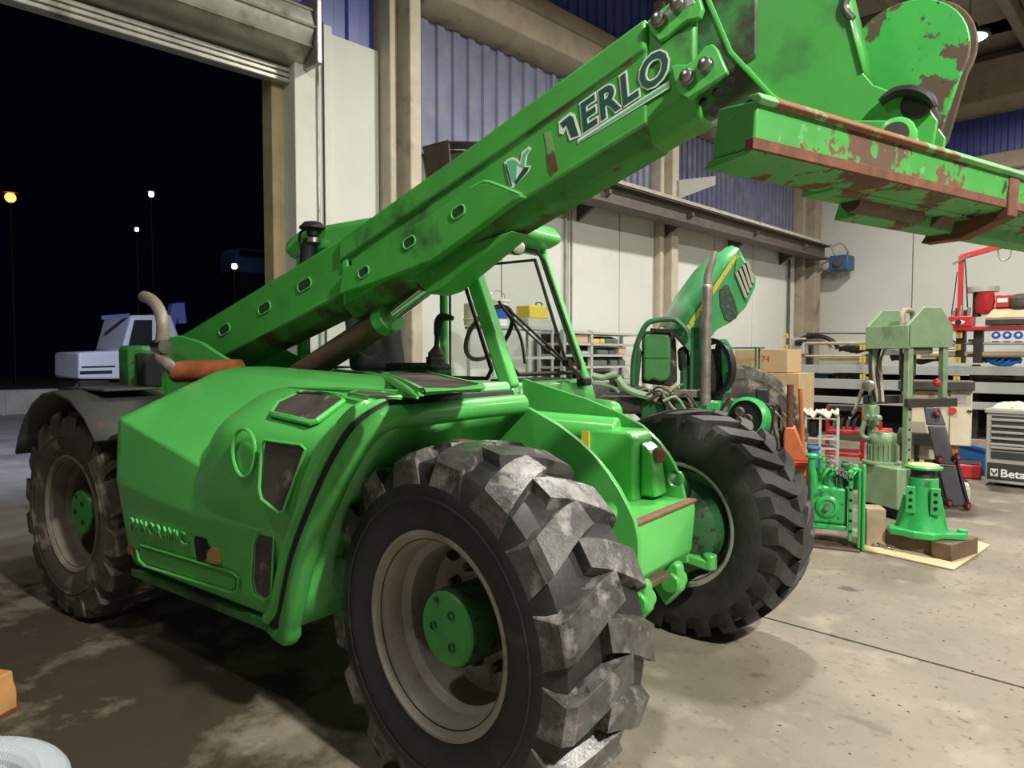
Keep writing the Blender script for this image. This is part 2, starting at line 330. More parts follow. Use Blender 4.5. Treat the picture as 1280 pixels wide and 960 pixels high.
# crane runway along the wall
rw = hall(thing('crane_runway', 'dark steel crane runway beam on brackets along the white wall', 'beam', (0,0,0)))
m = MB(); R0 = W0+.30; R1 = W0+.62
m.box(R0, R1, 4.3, 12.95, 3.78, 3.81).box(R0+.13, R1-.13, 4.3, 12.95, 3.55, 3.78).box(R0, R1, 4.3, 12.95, 3.52, 3.55); m.build('beam', M['rail'], rw)
MB().box(R1-.03, R1+.02, 4.3, 12.95, 3.80, 3.85).build('rail_strip', M['railtop'], rw)
MB().box(W0+.02, W0+.26, 4.3, 12.6, 3.70, 3.74).build('walk_plate', M['rail'], rw)
for s in (5.2, 7.35, 9.6, 11.8):
    MB().prism([(W0, s, 3.72),(R1-.05, s, 3.72),(R1-.05, s, 3.66),(W0, s, 3.36)], (0,.05,0)).build('bracket', M['rail'], rw)
MB().prism([(W0+.2, 7.5, 4.30),(W0+.62, 7.9, 4.36),(W0+.62, 7.9, 4.22),(W0+.2, 7.5, 4.0)], (.04,.0,.0)).build('stay_plate', mat('pale_steel', (.42,.42,.38), .6), rw)
t = hall(thing('hoist_motor', 'blue motor box at the far end of the crane runway', 'motor', B(R1+.1, 13.3, 3.3)))
MB().box(-.2,.2,-.2,.2,0,.32).build('motor_case', M['bluebox'], t, bevel=.03)
MB().cyl((0,-.26,.16),(0,.3,.16),.09,14).build('shaft_cover', M['rail'], t)
MB().tube([(-.1,-.1,.34),(-.14,-.16,.50),(.02,-.12,.58),(.10,.0,.46),(.1,.1,.34)], .022, 8).build('cable_loop', M['railtop'], t)
# conduits on the wall
for s in (4.93, 5.06): hall(tag(MB().cyl((W0+.03, s, 0), (W0+.03, s, 3.5), .02 if s < 5 else .013, 8).build('conduit', M['galv']), ('thicker' if s < 5 else 'thinner') + ' grey conduit running up the white wall beside the cab', 'conduit', 'wall conduits'))
hall(tag(MB().cyl((W0+.05, 12.2, 0), (W0+.05, 12.2, 3.5), .03, 8).build('downpipe', M['rail']), 'thin dark pipe down the white wall beside the corner column', 'pipe'))
# ducting box on the first column
t = hall(thing('sheet_metal_box', 'open brown sheet metal box fixed beside the concrete column behind the boom', 'box', B(W0+.05, 2.42, 3.36)))
MB().prism([(0,0,.42),(0,.8,.58),(.05,.8,.58),(.05,0,.42)], (.45,0,-.02)).build('top_plate', M['rail'], t)
MB().prism([(.02,.02,.42),(.02,.12,-.05),(.02,.4,-.1),(.02,.76,.1),(.02,.78,.54)], (.03,0,0)).build('back_plate', M['rail'], t)
MB().prism([(.02,0,.44),(.46,0,.42),(.40,.1,.0),(.02,.15,-.05)], (0,.02,0)).build('side_plate', M['rail'], t)
MB().prism([(.1,.3,.02),(.4,.45,-.02),(.42,.55,.30),(.12,.45,.32)], (.02,.12,.02)).build('inner_duct', M['brown'], t, bevel=.01)
# end wall
S1 = 13.7
we = struct(hall(MB().box(-4.8, 16, S1+.06, S1+.3, 0, 8.2).build('wall_back', M['precast'])))
for n0, n1 in ((-4.45,-2.47),(-2.46,.1),(.11,2.6),(2.61,5.2),(5.21,9),(9.01,16)):
    MB().box(n0+.005, n1-.005, S1, S1+.06, 0, 5.0).build('wall_panel', M['wallwhite'], we, bevel=.006)
corrugated(-4.4, 16, 5.32, 6.1, .22, .03, S1+.03, 'n').build('corrugated_sheet', M['blue'], we, sharp=20)
MB().box(-4.45, 16, S1-.18, S1+.06, 5.0, 5.32).build('wall_beam', M['precast'], we, bevel=.02)
MB().prism([(-4.45,S1+.06,6.1),(-4.45,S1-.2,6.1),(-4.45,S1-.24,6.2),(-4.45,S1-.34,6.3),(-4.45,S1-.34,7.05),(-4.45,S1+.06,7.05)], (20,0,0)).build('wall_beam', M['precast'], we, bevel=.02)
struct(hall(MB().box(15.9, 16.1, -13, 14, 0, 7.3).build('wall_right', M['wallwhite'])))
struct(hall(MB().box(-4.8, 16, -13.2, -13, 0, 7.3).build('wall_front', M['wallwhite'])))
# ceiling: slab with ribs and coffers
ce = struct(hall(MB().box(-4.8, 16.1, -13.2, 14, 7.35, 7.5).build('ceiling', M['ceil'])))
n = -4.4
rib = None; til = {}
while n < 15.6:
    if rib is None: rib = MB().box(0, .16, -13, 13.4, 7.05, 7.35).build('ceiling_rib', M['ceil'], ce, bevel=.02); rib.location = (n,0,0)
    else: part('ceiling_rib', ce, rib, (n,0,0))
    n += 1.26
for s in (-8.0, -3.3, 1.4, 6.1, 10.6): MB().box(-4.4, 15.9, s, s+.18, 7.15, 7.35).build('cross_rib', M['ceil'], ce, bevel=.02)
tl = None
for i in range(16):
    for k, s in enumerate((6.32, 8.45, 10.82, 12.2)):
        n = -4.4+.18+1.26*i
        if n > 6: continue
        if tl is None: tl = MB().box(0, 1.02, 0, 1.25 if k > 1 else 2.0, 7.27, 7.35).build('ceiling_tile', M['ceil'], ce, bevel=.02); tl.location = (n,s,0)
        else: part('ceiling_tile', ce, tl, (n,s,0))
# ------------------------------------------------------------------ the yard outside the door
struct(hall(MB().box(-60, -4.74, -40, 30, -.2, -.02).build('ground_yard', M['asphalt'])))
yw = struct(hall(MB().box(-19.6, -19.2, -9, 14, -.02, .62).build('wall_yard', M['yardwall'])))
for s in range(-9, 14, 2): MB().box(-19.18, -19.15, s+.02, s+1.98, .0, .6).build('wall_panel', M['yardwall'], yw, bevel=.01)

t = hall(thing('added_floodlight', 'unseen lamp added on the outer face of the door wall to light the yard', 'lamp', B(W0-.6, -1.0, 5.2)))  # unseen lamp, added to brighten the truck outside
MB().box(-.1,.1,-.2,.2,-.12,.12).build('added_lamp_case', M['lampbody'], t, bevel=.02)
MB().box(-.115,-.1,-.18,.18,-.10,.10).build('added_lamp_glass', M['lamplens'], t)
ld = bpy.data.lights.new('added_flood_light', 'AREA'); ld.size = .3; ld.energy = 420; ld.color = (.72,.80,1.); ld.spread = 2.0
lo = bpy.data.objects.new('added_flood_light', ld); COL.objects.link(lo); lo.parent = t; lo.location = (-.14,0,0); lo.rotation_euler = (0, 1.25, 0)
# ------------------------------------------------------------------ telehandler
th = thing('telehandler', 'big green telescopic handler with raised boom, standing in front of the open door', 'telehandler', (0,0,0))
def circ(c, r, n=20, a0=0, a1=2*PI): return [(c[0]+r*math.cos(a0+(a1-a0)*i/n), c[1]+r*math.sin(a0+(a1-a0)*i/n)) for i in range(n)]
def tyre_mesh(R, Wd, N, h, sweep, wt, wb, cross=.03):
    """carcass + lugs as two builders; axis = local y, outer side = -y"""
    hw = Wd/2
    prof = [(.300,-hw*.82),(.335,-hw*.90),(.40,-hw*1.0),(.47,-hw*1.02),(R-.085,-hw*.95),(R-.055,-hw*.86),(R-h-.008,-hw*.6),(R-h,-hw*.3),(R-h,0)]
    prof = prof + [(r, -a) for r, a in prof[-2::-1]]
    c = MB().lathe(prof, n=72, cap=False)
    l = MB()
    def pt(r, a, y): return V((math.sin(a)*r, y, math.cos(a)*r))
    for i in range(N):
        for s in (-1, 1):
            a0 = 2*PI*(i + (.5 if s > 0 else 0))/N
            rings = []
            for t in (0, .25, .5, .75, .92, 1.0):
                y = s*(-cross + (hw*.97+cross)*t); a = a0 + sweep*(t**1.35)
                rt = R - .022*(abs(y)/hw)**2 - (0.018 if t == 1.0 else 0); rb = R - h - .03 - (.05 if t >= .92 else .0)
                yb = y if t < .92 else s*hw*1.0
                k = 1.0 + .35*t
                rings.append([pt(rt, a-wt*k, y), pt(rt, a+wt*k, y), pt(rb, a+wb*k, yb), pt(rb, a-wb*k, yb)])
            l.loft(rings, True, True)
    return c, l
def ring_bead(r, y, rad): return MB().tube([(math.sin(2*PI*k/64)*r, y, math.cos(2*PI*k/64)*r) for k in range(65)], rad, 6, False)
def make_wheel(name, loc, steer, flip, tm, lm, rimm, N=16, sweep=.17, wt=.074, wb=.112, far=False, lab=None):
    """rim is the part; tyre, hub, bolts are its pieces. local -y is the outer face"""
    outer = MB().lathe([(.300,-.165),(.332,-.178),(.338,-.186),(.334,-.195),(.322,-.197),(.308,-.186),(.298,-.165),(.288,-.150),(.284,-.10),(.262,-.075),(.258,.03),(.235,.045),(.12,.05),(.10,.05),
        (.10,.062),(.235,.060),(.268,.05),(.270,-.06),(.292,-.085),(.30,-.10)], n=72, cap=False)
    outer.lathe([(.270,.02),(.292,.08),(.292,.150),(.302,.175),(.316,.190),(.332,.193),(.338,.184),(.332,.176),(.304,.165),(.30,.09),(.28,.04),(.27,.02)], n=72, cap=False)
    wh = outer.build(name, rimm, th, sharp=30)
    wh.location = loc; wh.rotation_euler = (0, 0, steer + (PI if flip else 0))
    c, l = tyre_mesh(.605, .43, N, .042, sweep, wt, wb, .012 if far else .05)
    ty = c.build('tyre', tm, wh, sharp=50)
    l.build('tread_lugs', lm, wh, bevel=.012, seg=2, ang=40)
    MB().lathe([(.435,-.219),(.442,-.222),(.449,-.219)], n=72, cap=False).build('sidewall_ring', tm, wh)
    for a in (0, 1):                         # moulded sidewall lettering as short raised bars
        pass
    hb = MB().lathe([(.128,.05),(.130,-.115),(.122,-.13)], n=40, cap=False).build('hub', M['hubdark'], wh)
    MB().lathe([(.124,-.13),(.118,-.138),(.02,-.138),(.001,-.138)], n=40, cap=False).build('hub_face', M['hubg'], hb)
    for k in range(3):
        a = 2*PI*k/3 + .5
        MB().lathe([(.014,-.1385),(.014,-.134),(.010,-.131),(.001,-.131)], c=(math.sin(a)*.06, -.006, math.cos(a)*.06), n=14, cap=False).build('hub_dimple', M['hubdark'], hb)
    MB().lathe([(.010,-.138),(.010,-.146),(.002,-.147)], c=(-.045,0,.088), n=8).build('hub_plug', M['bolt'], hb)
    b0 = None
    for k in range(10):
        a = 2*PI*k/10 + .2; p = (math.sin(a)*.172, .05, math.cos(a)*.172)
        if b0 is None:
            b0 = MB().lathe([(.021,0),(.021,-.012),(.017,-.014),(.017,-.034),(.012,-.040)], n=8).build('wheel_bolt', M['bolt'], wh); b0.location = p
        else: part('wheel_bolt', wh, b0, p)
    if not far:
        for k in range(4):
            a = 2*PI*k/4 + 2.4; p = V((math.sin(a)*.245, .036, math.cos(a)*.245))
            MB().sphere((0,0,0), .03, 12, 6, (1.2,.35,.8)).build('hand_hole', M['dark'], wh).location = p
    return wh
W_NEAR = make_wheel('wheel', (0,-.905,.59), -.111, False, M['rubber'], M['rubberlug'], M['rim'])
W_NEAR['label'] = 'near front wheel with deep grey rim and chipped green hub'
w2 = make_wheel('wheel', (-2.84,-.905,.59), .026, False, M['rubbermud'], M['rubbermud'], M['rimshade'])
w2['label'] = 'rear wheel with muddy tyre under the black mudguard'
w3 = make_wheel('wheel', (0,.945,.59), -.111, True, M['rubberdry'], M['rubberdry'], M['rimgreen'], N=24, sweep=.20, wt=.055, wb=.075, far=True)
w3['label'] = 'far front wheel with dusty block tread'
w4 = make_wheel('wheel', (-2.84,.945,.59), .026, True, M['rubbermud'], M['rubbermud'], M['rim'])
# ------------------------------------------------ axles and chassis
ax = MB().cyl((0,-.78,.57),(0,.78,.57),.085,18).cyl((-.02,-.2,.57),(-.02,.2,.57),.17,20).build('front_axle', M['green'], th, bevel=.01)
MB().lathe([(.10,-.02),(.16,.0),(.235,.06),(.235,.20)], c=(0,.62,.59), ax=(.11,.99,0), n=32).build('knuckle_flange', M['hubdark'], ax)  # dark green also carries the shade inside the far rim
MB().cyl((.02,.64,.40),(.02,.64,.80),.07,16).sphere((.02,.64,.80),.085).sphere((.02,.64,.40),.085).build('kingpin', M['greengrime'], ax)
MB().bar((.05,.60,.48),(.24,.63,.44),.06,.05).cyl((.22,.63,.42),(.22,.63,.50),.035,12).build('steering_arm', M['green'], ax, bevel=.01)
MB().cyl((-2.84,-.78,.57),(-2.84,.78,.57),.09,18).cyl((-2.84,-.2,.57),(-2.84,.2,.57),.17,20).build('rear_axle', M['greengrime'], th)
MB().box(-3.3,-.25,-.33,.28,.48,.95).build('chassis', M['greengrime'], th, bevel=.02)
# near front plate with hole, far front plate with hole
def plate_with_hole(poly, hole, y, tk):
    """plate in the xz plane, one round hole, built as a fan of quads between outline and hole"""
    m = MB(); n = 40; c = V((hole[0], hole[1])); ri = []; ro = []
    P = [V((a, b)) for a, b in poly]
    for k in range(n):
        d = V((math.cos(2*PI*k/n), math.sin(2*PI*k/n))); best = None
        for i in range(len(P)):
            a, b = P[i], P[(i+1) % len(P)]; e = b-a; den = d.x*e.y-d.y*e.x
            if abs(den) < 1e-9: continue
            t = ((a.x-c.x)*e.y-(a.y-c.y)*e.x)/den; s = ((a.x-c.x)*d.y-(a.y-c.y)*d.x)/den
            if t > 0 and -1e-6 <= s <= 1+1e-6 and (best is None or t < best): best = t
        ri.append(c+d*hole[2]); ro.append(c+d*best)
    # insert exact corners
    rings = [[(p.x, y, p.y) for p in ri], [(p.x, y, p.y) for p in ro], [(p.x, y+tk, p.y) for p in ro], [(p.x, y+tk, p.y) for p in ri], [(p.x, y, p.y) for p in ri]]
    return m.loft(rings, True, False)
npoly = [(-.62,1.285),(-.227,1.285),(-.10,1.235),(-.034,1.205),(.06,1.15),(.134,1.093),(.195,1.035),(.241,.979),(.285,.91),(.309,.865),(.326,.80),(.33,.60),(.28,.48),(-.62,.48)]
plate_with_hole(npoly, (.196,.888,.042), -.355, .025).build('front_plate', M['green'], th, bevel=.004)
fpoly = [(-.66,1.36),(-.62,1.372),(-.52,1.34),(-.185,1.25),(-.06,1.205),(.029,1.166),(.10,1.11),(.151,1.064),(.20,.99),(.23,.926),(.255,.83),(.265,.76),(.280,.60),(.275,.56),(.1,.50),(-.66,.5)]
plate_with_hole(fpoly, (.205,.928,.036), .24, .025).build('front_plate', M['green'], th, bevel=.004)
# yellow inner rim of the near plate hole, lit through it
cb = MB().prism([(-.1,-.33,.845),(.30,-.33,.845),(.305,-.33,.80),(.29,-.33,.62),(.20,-.33,.50),(-.1,-.33,.50)], (0,.57,0)).build('front_crossbox', M['greenclean'], th, bevel=.01)
MB().box(.268,.312,-.33,.238,.838,.852).build('worn_edge', M['rustedge'], cb, bevel=.004)
for yy in (-.28, .02):
    MB().prism([(.30,yy,.62),(.325,yy,.60),(.335,yy,.50),(.265,yy,.42),(.20,yy,.50)], (0,.06,0)).build('pin_lug', M['green'], cb, bevel=.012)
    MB().cyl((.29,yy-.02,.53),(.29,yy+.08,.53),.042,20).build('pin_boss', M['green'], cb, bevel=.006)
MB().box(.26,.31,-.25,-.02,.565,.59).build('stop_bar', M['brown'], cb, bevel=.004)
ub = MB().prism([(-.20,.04,.84),(.10,.04,.84),(.10,.04,1.12),(.07,.04,1.15),(-.20,.04,1.15)], (0,.19,0)).build('valve_box', M['greenclean'], th, bevel=.012)
MB().prism([(.10,.10,.86),(.18,.10,.86),(.15,.10,1.06),(.10,.10,1.10)], (0,.12,0)).build('gusset', M['green'], ub, bevel=.012)
MB().lathe([(.036,0),(.036,.016),(.028,.022),(.012,.024)], c=(.155,.165,1.04), ax=(1,-.25,.1), n=20).build('grease_cap', M['rust'], ub)
MB().box(-.16,-.12,.028,.04,.92,1.14).build('yellow_tag', M['yellow'], ub)
MB().cyl((-.5,.02,1.16),(-.02,.12,1.14),.062,20).build('cross_tube', M['greenclean'], th, bevel=.012)
MB().cyl((-.62,.45,1.22),(-.28,.52,1.19),.06,20).sphere((-.28,.52,1.19),.06,16,8).build('step_tube', M['greenclean'], th)
# ------------------------------------------------ engine hood
XR = -2.20
def xf_(z): return -.86 + (max(z,.44)-.44)*.60
def prof(u):
    c1 = 1.185 - .36*u; c2 = .865 - .075*math.sin(min(1,u*1.6)*PI/2) + .05*max(0,u-.6)
    c1 = max(c1, c2+.06); zt = 1.425-.075*u
    return [(-.96,.385),(-1.075,.43),(-1.098,.50),(-1.11,.66),(-1.138,c2),(-1.125,c1),(-.60-.02*u,zt-.02),(-.50,zt),(-.30,zt)]
us = [0,.012,.05,.15,.28,.42,.56,.70,.84,.95,1.0]
rings = []
for u in us:
    pr = prof(u); ring = []
    ins = .035 if u == 0 else (.012 if u < .02 else 0)
    for (y, z) in pr:
        zz = z - ins*(1 if z > .9 else -.2); yy = y + ins*(1 if y < -.9 else .2)
        x0 = XR + (.03 if z < .6 else 0); ring.append((x0 + u*(xf_(z)-x0), yy, zz))
    rings.append(ring)
hood = MB().loft(rings, False)
k = len(hood.v)
hood.add([V(p) for p in rings[0]] + [V((XR+.05,-.30,.42)), V((XR+.05,-.96,.40))], [(0,1,2,3,4,5,6,7,8,9,10)])
hd = hood.build('engine_hood', M['greenclean'], th, bevel=.012, seg=3, ang=10, sharp=24)
# headlamp pod swelling out of the hood
def hood_y(u, z):
    pr = prof(u); c1 = pr[5][1]
    if z <= c1: return -1.13
    y1, z1 = pr[6]; return -1.125 + (z-c1)/(z1-c1)*(y1+1.125)
pp = [(-1.135,.80),(-1.165,.92),(-1.172,1.06),(-1.165,1.165),(-1.135,1.215),(-1.02,1.285),(-.93,1.335),(-.86,1.352),(-.78,1.345)]
rings = []
for x, e in [(-1.45,-.02),(-1.43,.18),(-1.39,.46),(-1.32,.74),(-1.22,.93),(-1.08,1.0),(-.9,1.0),(-.7,1.0)]:
    u = (x-XR)/(xf_(1.1)-XR); ring = []
    for i, (y, z) in enumerate(pp):
        z0 = .97 + (z-.97)*(.72+.28*max(e,0)); yb = hood_y(u, z0)+.01
        ring.append((x, yb + (y-yb)*e, z0))
    rings.append(ring)
ring = [(xf_(z)-.02, y, z) for y, z in pp]; rings.append(ring)
pod = MB().loft(rings, False).build('headlamp_pod', M['greenclean'], th, bevel=.0, sharp=60, sub=1)
def onp(y, pts): return PY(y, pts)
def inset(name, pts, y, mt, par, tk=.012, bev=.004, grow=None):
    return MB().prism([V((p.x, p.y, p.z)) for p in onp(y, pts)], (0, tk, 0)).build(name, mt, par, bevel=bev)
inset('side_grille', [(331,552),(376,558),(380,562),(353,636),(348,638),(329,622),(326,612)], -1.180, M['grille'], pod)
inset('lower_grille', [(325,664),(338,661),(341,668),(337,742),(331,748),(320,740),(317,725),(319,680)], -1.134, M['grille'], hd, .03)
def rim_of(name, pts, y, par, r=.008, mt='greenclean'):
    P = onp(y, pts); return MB().tube(P+[P[0], P[1]], r, 6, False).build(name, M[mt], par)
rim_of('grille_frame', [(331,550),(376,556),(382,561),(354,639),(348,641),(327,624),(324,610),(327,556)], -1.182, pod, .006)
rim_of('grille_frame', [(322,664),(338,659),(343,668),(339,744),(331,751),(318,743),(314,725),(317,680)], -1.134, hd, .006)
rim_of('emblem_ring', [(305+15.5*math.cos(a*PI/12)*(.9+.1*math.sin(a*PI/12)), 566-30*math.sin(a*PI/12)) for a in range(24)], -1.178, pod, .007)
rim_of('recess_bead', [(176,681),(290,716),(298,722),(297,738),(290,741),(182,708),(174,700),(172,687)], -1.113, hd, .007)
inset('recess_panel', [(178,684),(288,718),(293,723),(293,735),(288,738),(183,705),(177,698),(175,688)], -1.110, M['green'], hd)
inset('torn_patch', [(242,672),(250,660),(258,658),(259,680),(262,686),(255,700),(246,702),(244,690)], -1.117, M['dark'], hd)
inset('bare_patch', [(258,690),(264,684),(272,686),(276,704),(268,706),(258,703)], -1.117, mat('bare_filler', (.42,.25,.10), .7), hd)
inset('bare_patch', [(158,683),(164,684),(165,694),(159,693)], -1.111, M['rustorange'], hd)
P = onp(-1.118, [(164,661),(240,684),(163,648)]); P[2] = P[0]+V((0,-.12,1))
text_mesh('panoramic_lettering', 'PANORAMIC', .092, .005, mat('lit_letter_green', (.12,.50,.13), .4), hd, frame(P[0]+V((0,-.003,0)), P[1]-P[0], P[2]-P[0]), xs=1.02)  # lighter green puts the lit edges of the embossed letters into the colour
# top grilles, lying on the slanted pod top and the hood top
def topq(name, pts, par, mt, lift=.006, rr=.012):
    P = [V(p) for p in pts]; n = (P[1]-P[0]).cross(P[2]-P[0]).normalized()
    if n.z < 0: n = -n
    o = MB().prism([p+n*lift for p in P], n*.01).build(name, mt, par, bevel=.004)
    MB().tube([p+n*(lift+.004) for p in P+[P[0],P[1]]], rr, 6, False).build('grille_frame', M['greenclean'], o)
    return o
def pod_pt(px, py):               # onto the slanted top plane of the pod
    a = V((0,-1.135,1.222)); nrm = V((0,-.55,1)).normalized(); d = ray(px, py); return CAM + d*((a-CAM).dot(nrm)/d.dot(nrm))
topq('top_grille', [pod_pt(*q) for q in [(341,520),(349,507),(381,492),(388,491),(428,501),(431,504),(397,529),(391,531)]], pod, M['grille'])
topq('top_grille', [at(*q,'z',1.352) for q in [(437,496),(447,493),(488,497),(500,500),(462,501)]], hd, M['grille'], .004, .008)
topq('top_grille', [at(*q,'z',1.365) for q in [(478,471),(528,468),(602,489),(598,491),(527,496),(505,482)]], hd, M['grille'], .01, .014)
# hood rib frames on top
MB().tube([at(*q,'z',1.375) for q in [(300,456),(400,462),(470,470),(500,482),(522,497)]], [.004,.016,.018,.014,.004], 8).build('hood_ridge', M['greenclean'], hd)
MB().tube([at(*q,'z',1.355) for q in [(360,484),(430,487),(500,492),(520,497)]], [.003,.012,.012,.003], 8).build('hood_ridge', M['greenclean'], hd)
# front rim of the hood: top lip, seal, tubular mudguard edge, ruled liner
lip = [V((-.30,-.36,1.345)), V((-.31,-.70,1.342)), V((-.325,-.98,1.335)), V((-.345,-1.06,1.315)), V((-.40,-1.115,1.26)), V((-.47,-1.14,1.16)), V((-.585,-1.15,.98)), V((-.70,-1.15,.78)), V((-.79,-1.13,.60)), V((-.85,-1.11,.50)), V((-.93,-1.09,.435))]
MB().tube(lip, .030, 10).build('hood_lip', M['greenclean'], th)
sh = V((.040,0,-.030))
MB().tube([p+V((.032,0,-.022)) for p in lip], .020, 8).build('rubber_seal', M['seam'], th)
off = []
for i, p in enumerate(lip):
    off.append(p + V((.085,0,-.062)) if i < 3 else p + V((.085,0,-.045)))
mud = off[:-1] + [V((-.80,-1.09,.40)), V((-.90,-1.06,.375)), V((-1.05,-1.03,.37))]
MB().tube(mud, [.042]*len(off[:-1]) + [.045,.04,.02], 12).build('mudguard_tube', M['green'], th)
ar = [V((-.235,0,1.26)),V((-.30,0,1.20)),V((-.385,0,1.10)),V((-.52,0,.92)),V((-.63,0,.74)),V((-.70,0,.58)),V((-.735,0,.45))]
MB().loft([[p+V((0,-1.09,0)) for p in ar],[p+V((0,-.34,0)) for p in ar]], False).build('mudguard_liner', M['greenclean'], th, solid=.012, sharp=60)
MB().box(-.12,-.02,-.9,-.85,1.17,1.19).build('rust_strip', M['rust'], th)
MB().box(-2.14,-.95,-1.085,-1.03,.365,.41).build('sill', M['greengrime'], th, bevel=.01)
# ------------------------------------------------ rear end
MB().loft([[V((-2.84+math.sin(a)*.675, y, .59+math.cos(a)*.69)) for a in [-1.12,-.95,-.75,-.5,-.25,0,.3,.6,.85]] for y in (-1.16,-.66)], False).build('rear_mudguard', M['fender'], th, solid=.02, sharp=60)
MB().box(-3.02,-2.55,-1.02,-.72,1.287,1.300).build('mudguard_cap', M['fender'], th, bevel=.004)
rp = MB().prism([(-3.40,-.36,.8),(-3.40,-.36,1.52),(-3.25,-.36,1.60),(-3.0,-.36,1.615),(-2.75,-.36,1.57),(-2.5,-.36,1.48),(-2.3,-.36,1.42),(-2.2,-.36,1.38),(-2.2,-.36,.8)], (0,.03,0)).build('pivot_plate', M['greenclean'], th, bevel=.006)
MB().prism([(-3.40,.22,.8),(-3.40,.22,1.52),(-3.25,.22,1.60),(-3.0,.22,1.615),(-2.2,.22,1.38),(-2.2,.22,.8)], (0,.03,0)).build('pivot_plate', M['green'], th, bevel=.006)
MB().cyl((-3.22,-.40,1.45),(-3.22,.28,1.45),.06,18).build('boom_pivot_pin', M['greengrime'], th)
MB().box(-3.36,-3.18,-.60,-.36,1.02,1.55).build('rear_box', M['greengrime'], th, bevel=.03)
MB().box(-3.175,-3.165,-.56,-.40,1.28,1.50).build('rear_lamp', M['black'], th, bevel=.004)
MB().prism([(-3.36,-.60,.5),(-3.36,.5,.5),(-3.36,.5,1.1),(-3.36,-.60,1.1)], (.5,0,0)).build('counterweight', M['greengrime'], th, bevel=.03)
ex = PY(-.62, [(180,371),(188,374),(197,384),(203,400),(203,420),(200,438),(203,450),(212,457),(224,459)])
ex[-1] = at(219,466,'x',-2.66)
MB().tube(ex, .036, 14).build('exhaust_pipe', M['exh'], th)
MB().tube(PY(-.62, [(196,433),(207,433)]), .043, 14).build('exhaust_clamp', M['steel'], th)
mf = [at(219,466,'x',-2.66), at(234,464,'x',-2.58), at(300,463,'x',-2.28)]
MB().tube(mf, [.060,.066,.066], 16).build('muffler', M['rustorange'], th)
# ------------------------------------------------ boom
YB0, YB1 = -.20, .08
def boom_sec(x, ztop, hs, cap, yo=0):
    YB0 = -.20+yo; YB1 = .08-yo
    return [V((x,YB0-cap,ztop)),V((x,YB0-cap,ztop-.115)),V((x,YB0+.0,ztop-.122)),V((x,YB0,ztop-hs)),V((x,YB0+.07,ztop-hs-.075)),V((x,YB1-.07,ztop-hs-.075)),V((x,YB1,ztop-hs)),V((x,YB1,ztop-.135)),V((x,YB1+cap,ztop-.115)),V((x,YB1+cap,ztop))]
rear = MB().loft([boom_sec(-3.44,1.585,.30,.0), boom_sec(-1.46,2.155,.30,.0)])
rear.build('boom_rear', M['greenboom'], th, bevel=.014)
front = MB().loft([boom_sec(-1.55,2.105,.345,.024), boom_sec(-1.30,2.20,.362,.024), boom_sec(-.55,2.468,.372,.024), boom_sec(.27,2.775,.385,.024)])
bf = front.build('boom_front', M['greenboom'], th, bevel=.012)
fr2 = MB().loft([boom_sec(.20,2.742,.370,.0,.006), boom_sec(.46,2.840,.380,.0,.006)])
fr2.build('boom_nose', M['greenboom'], th, bevel=.012)
inn = MB().loft([boom_sec(.40,2.80,.35,.0,.032), boom_sec(.68,2.90,.35,.0,.032)]).build('inner_boom', M['greengrime'], th, bevel=.01)
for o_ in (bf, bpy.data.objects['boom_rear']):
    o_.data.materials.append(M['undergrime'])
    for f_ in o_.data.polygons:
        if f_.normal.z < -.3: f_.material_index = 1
# side stiffener with slots (plates on the outside of the boom)
def strip_slots(poly_top, poly_bot, slots, y, tk, nm, mt):
    m = MB().prism([V((a,y,b)) for a,b in poly_bot] + [V((a,y,b)) for a,b in reversed(poly_top)], (0,tk,0))
    o = m.build(nm, M[mt], th, bevel=.006)
    for (sx, sz, sw, shh, sl) in slots:
        d = V((1,0,sl)).normalized(); u = V((-sl,0,1)).normalized(); c = V((sx,y-.003,sz)); pts = []
        for k in range(16):
            a = 2*PI*k/16; q = V((math.cos(a), math.sin(a)))
            e = d*((sw-shh)*(1 if q.x > 0 else -1)/2) ; pts.append(c + e + (d*q.x+u*q.y)*shh/2)
        MB().prism(pts, (0,.006,0)).build('slot', M['slotdark'], o)
        MB().tube(pts+[pts[0]], .005, 5, False).build('slot_edge', M['greenclean'], o)
    return o
def sl_at(pts, y): return [at(a,b,'y',y) for a,b in pts]
rs = sl_at([(280,412),(330,385),(380,356)], -.205); fs = sl_at([(455,340),(512,303),(573,265)], -.245)
# the rear slots sit in the boom side itself
for p in rs:
    d = V((1,0,.283)).normalized(); u = V((-.283,0,1)).normalized(); pts = []
    for k in range(16):
        a = 2*PI*k/16; q = (math.cos(a), math.sin(a)); e = d*(.035*(1 if q[0] > 0 else -1)); pts.append(V((p.x,-.2035,p.z)) + e + (d*q[0]+u*q[1])*.030)
    o = MB().prism(pts, (0,.01,0)).build('slot', M['slotdark'], th); MB().tube(pts+[pts[0]], .005, 5, False).build('slot_edge', M['greenclean'], o)
top = [(p.x,p.z) for p in sl_at([(428,336),(448,326),(500,291),(560,254),(588,236),(600,229),(612,228),(650,243)], -.245)]
bot = [(p.x,p.z) for p in sl_at([(424,368),(470,352),(540,325),(600,282),(640,252),(652,246)], -.245)]
sp = strip_slots(top, bot, [(p.x,p.z,.085,.05,.36) for p in fs], -.245, .048, 'side_stiffener', 'greenboom')
MB().tube([V((a,-.236,b)) for a,b in top[4:]], .011, 6).build('stiffener_edge', M['greenclean'], sp)
MB().prism(PY(-.214, [(426,301),(431,299),(434,335),(428,337)]), (0,.02,0)).build('stiffener_lug', M['greenclean'], th, bevel=.003)
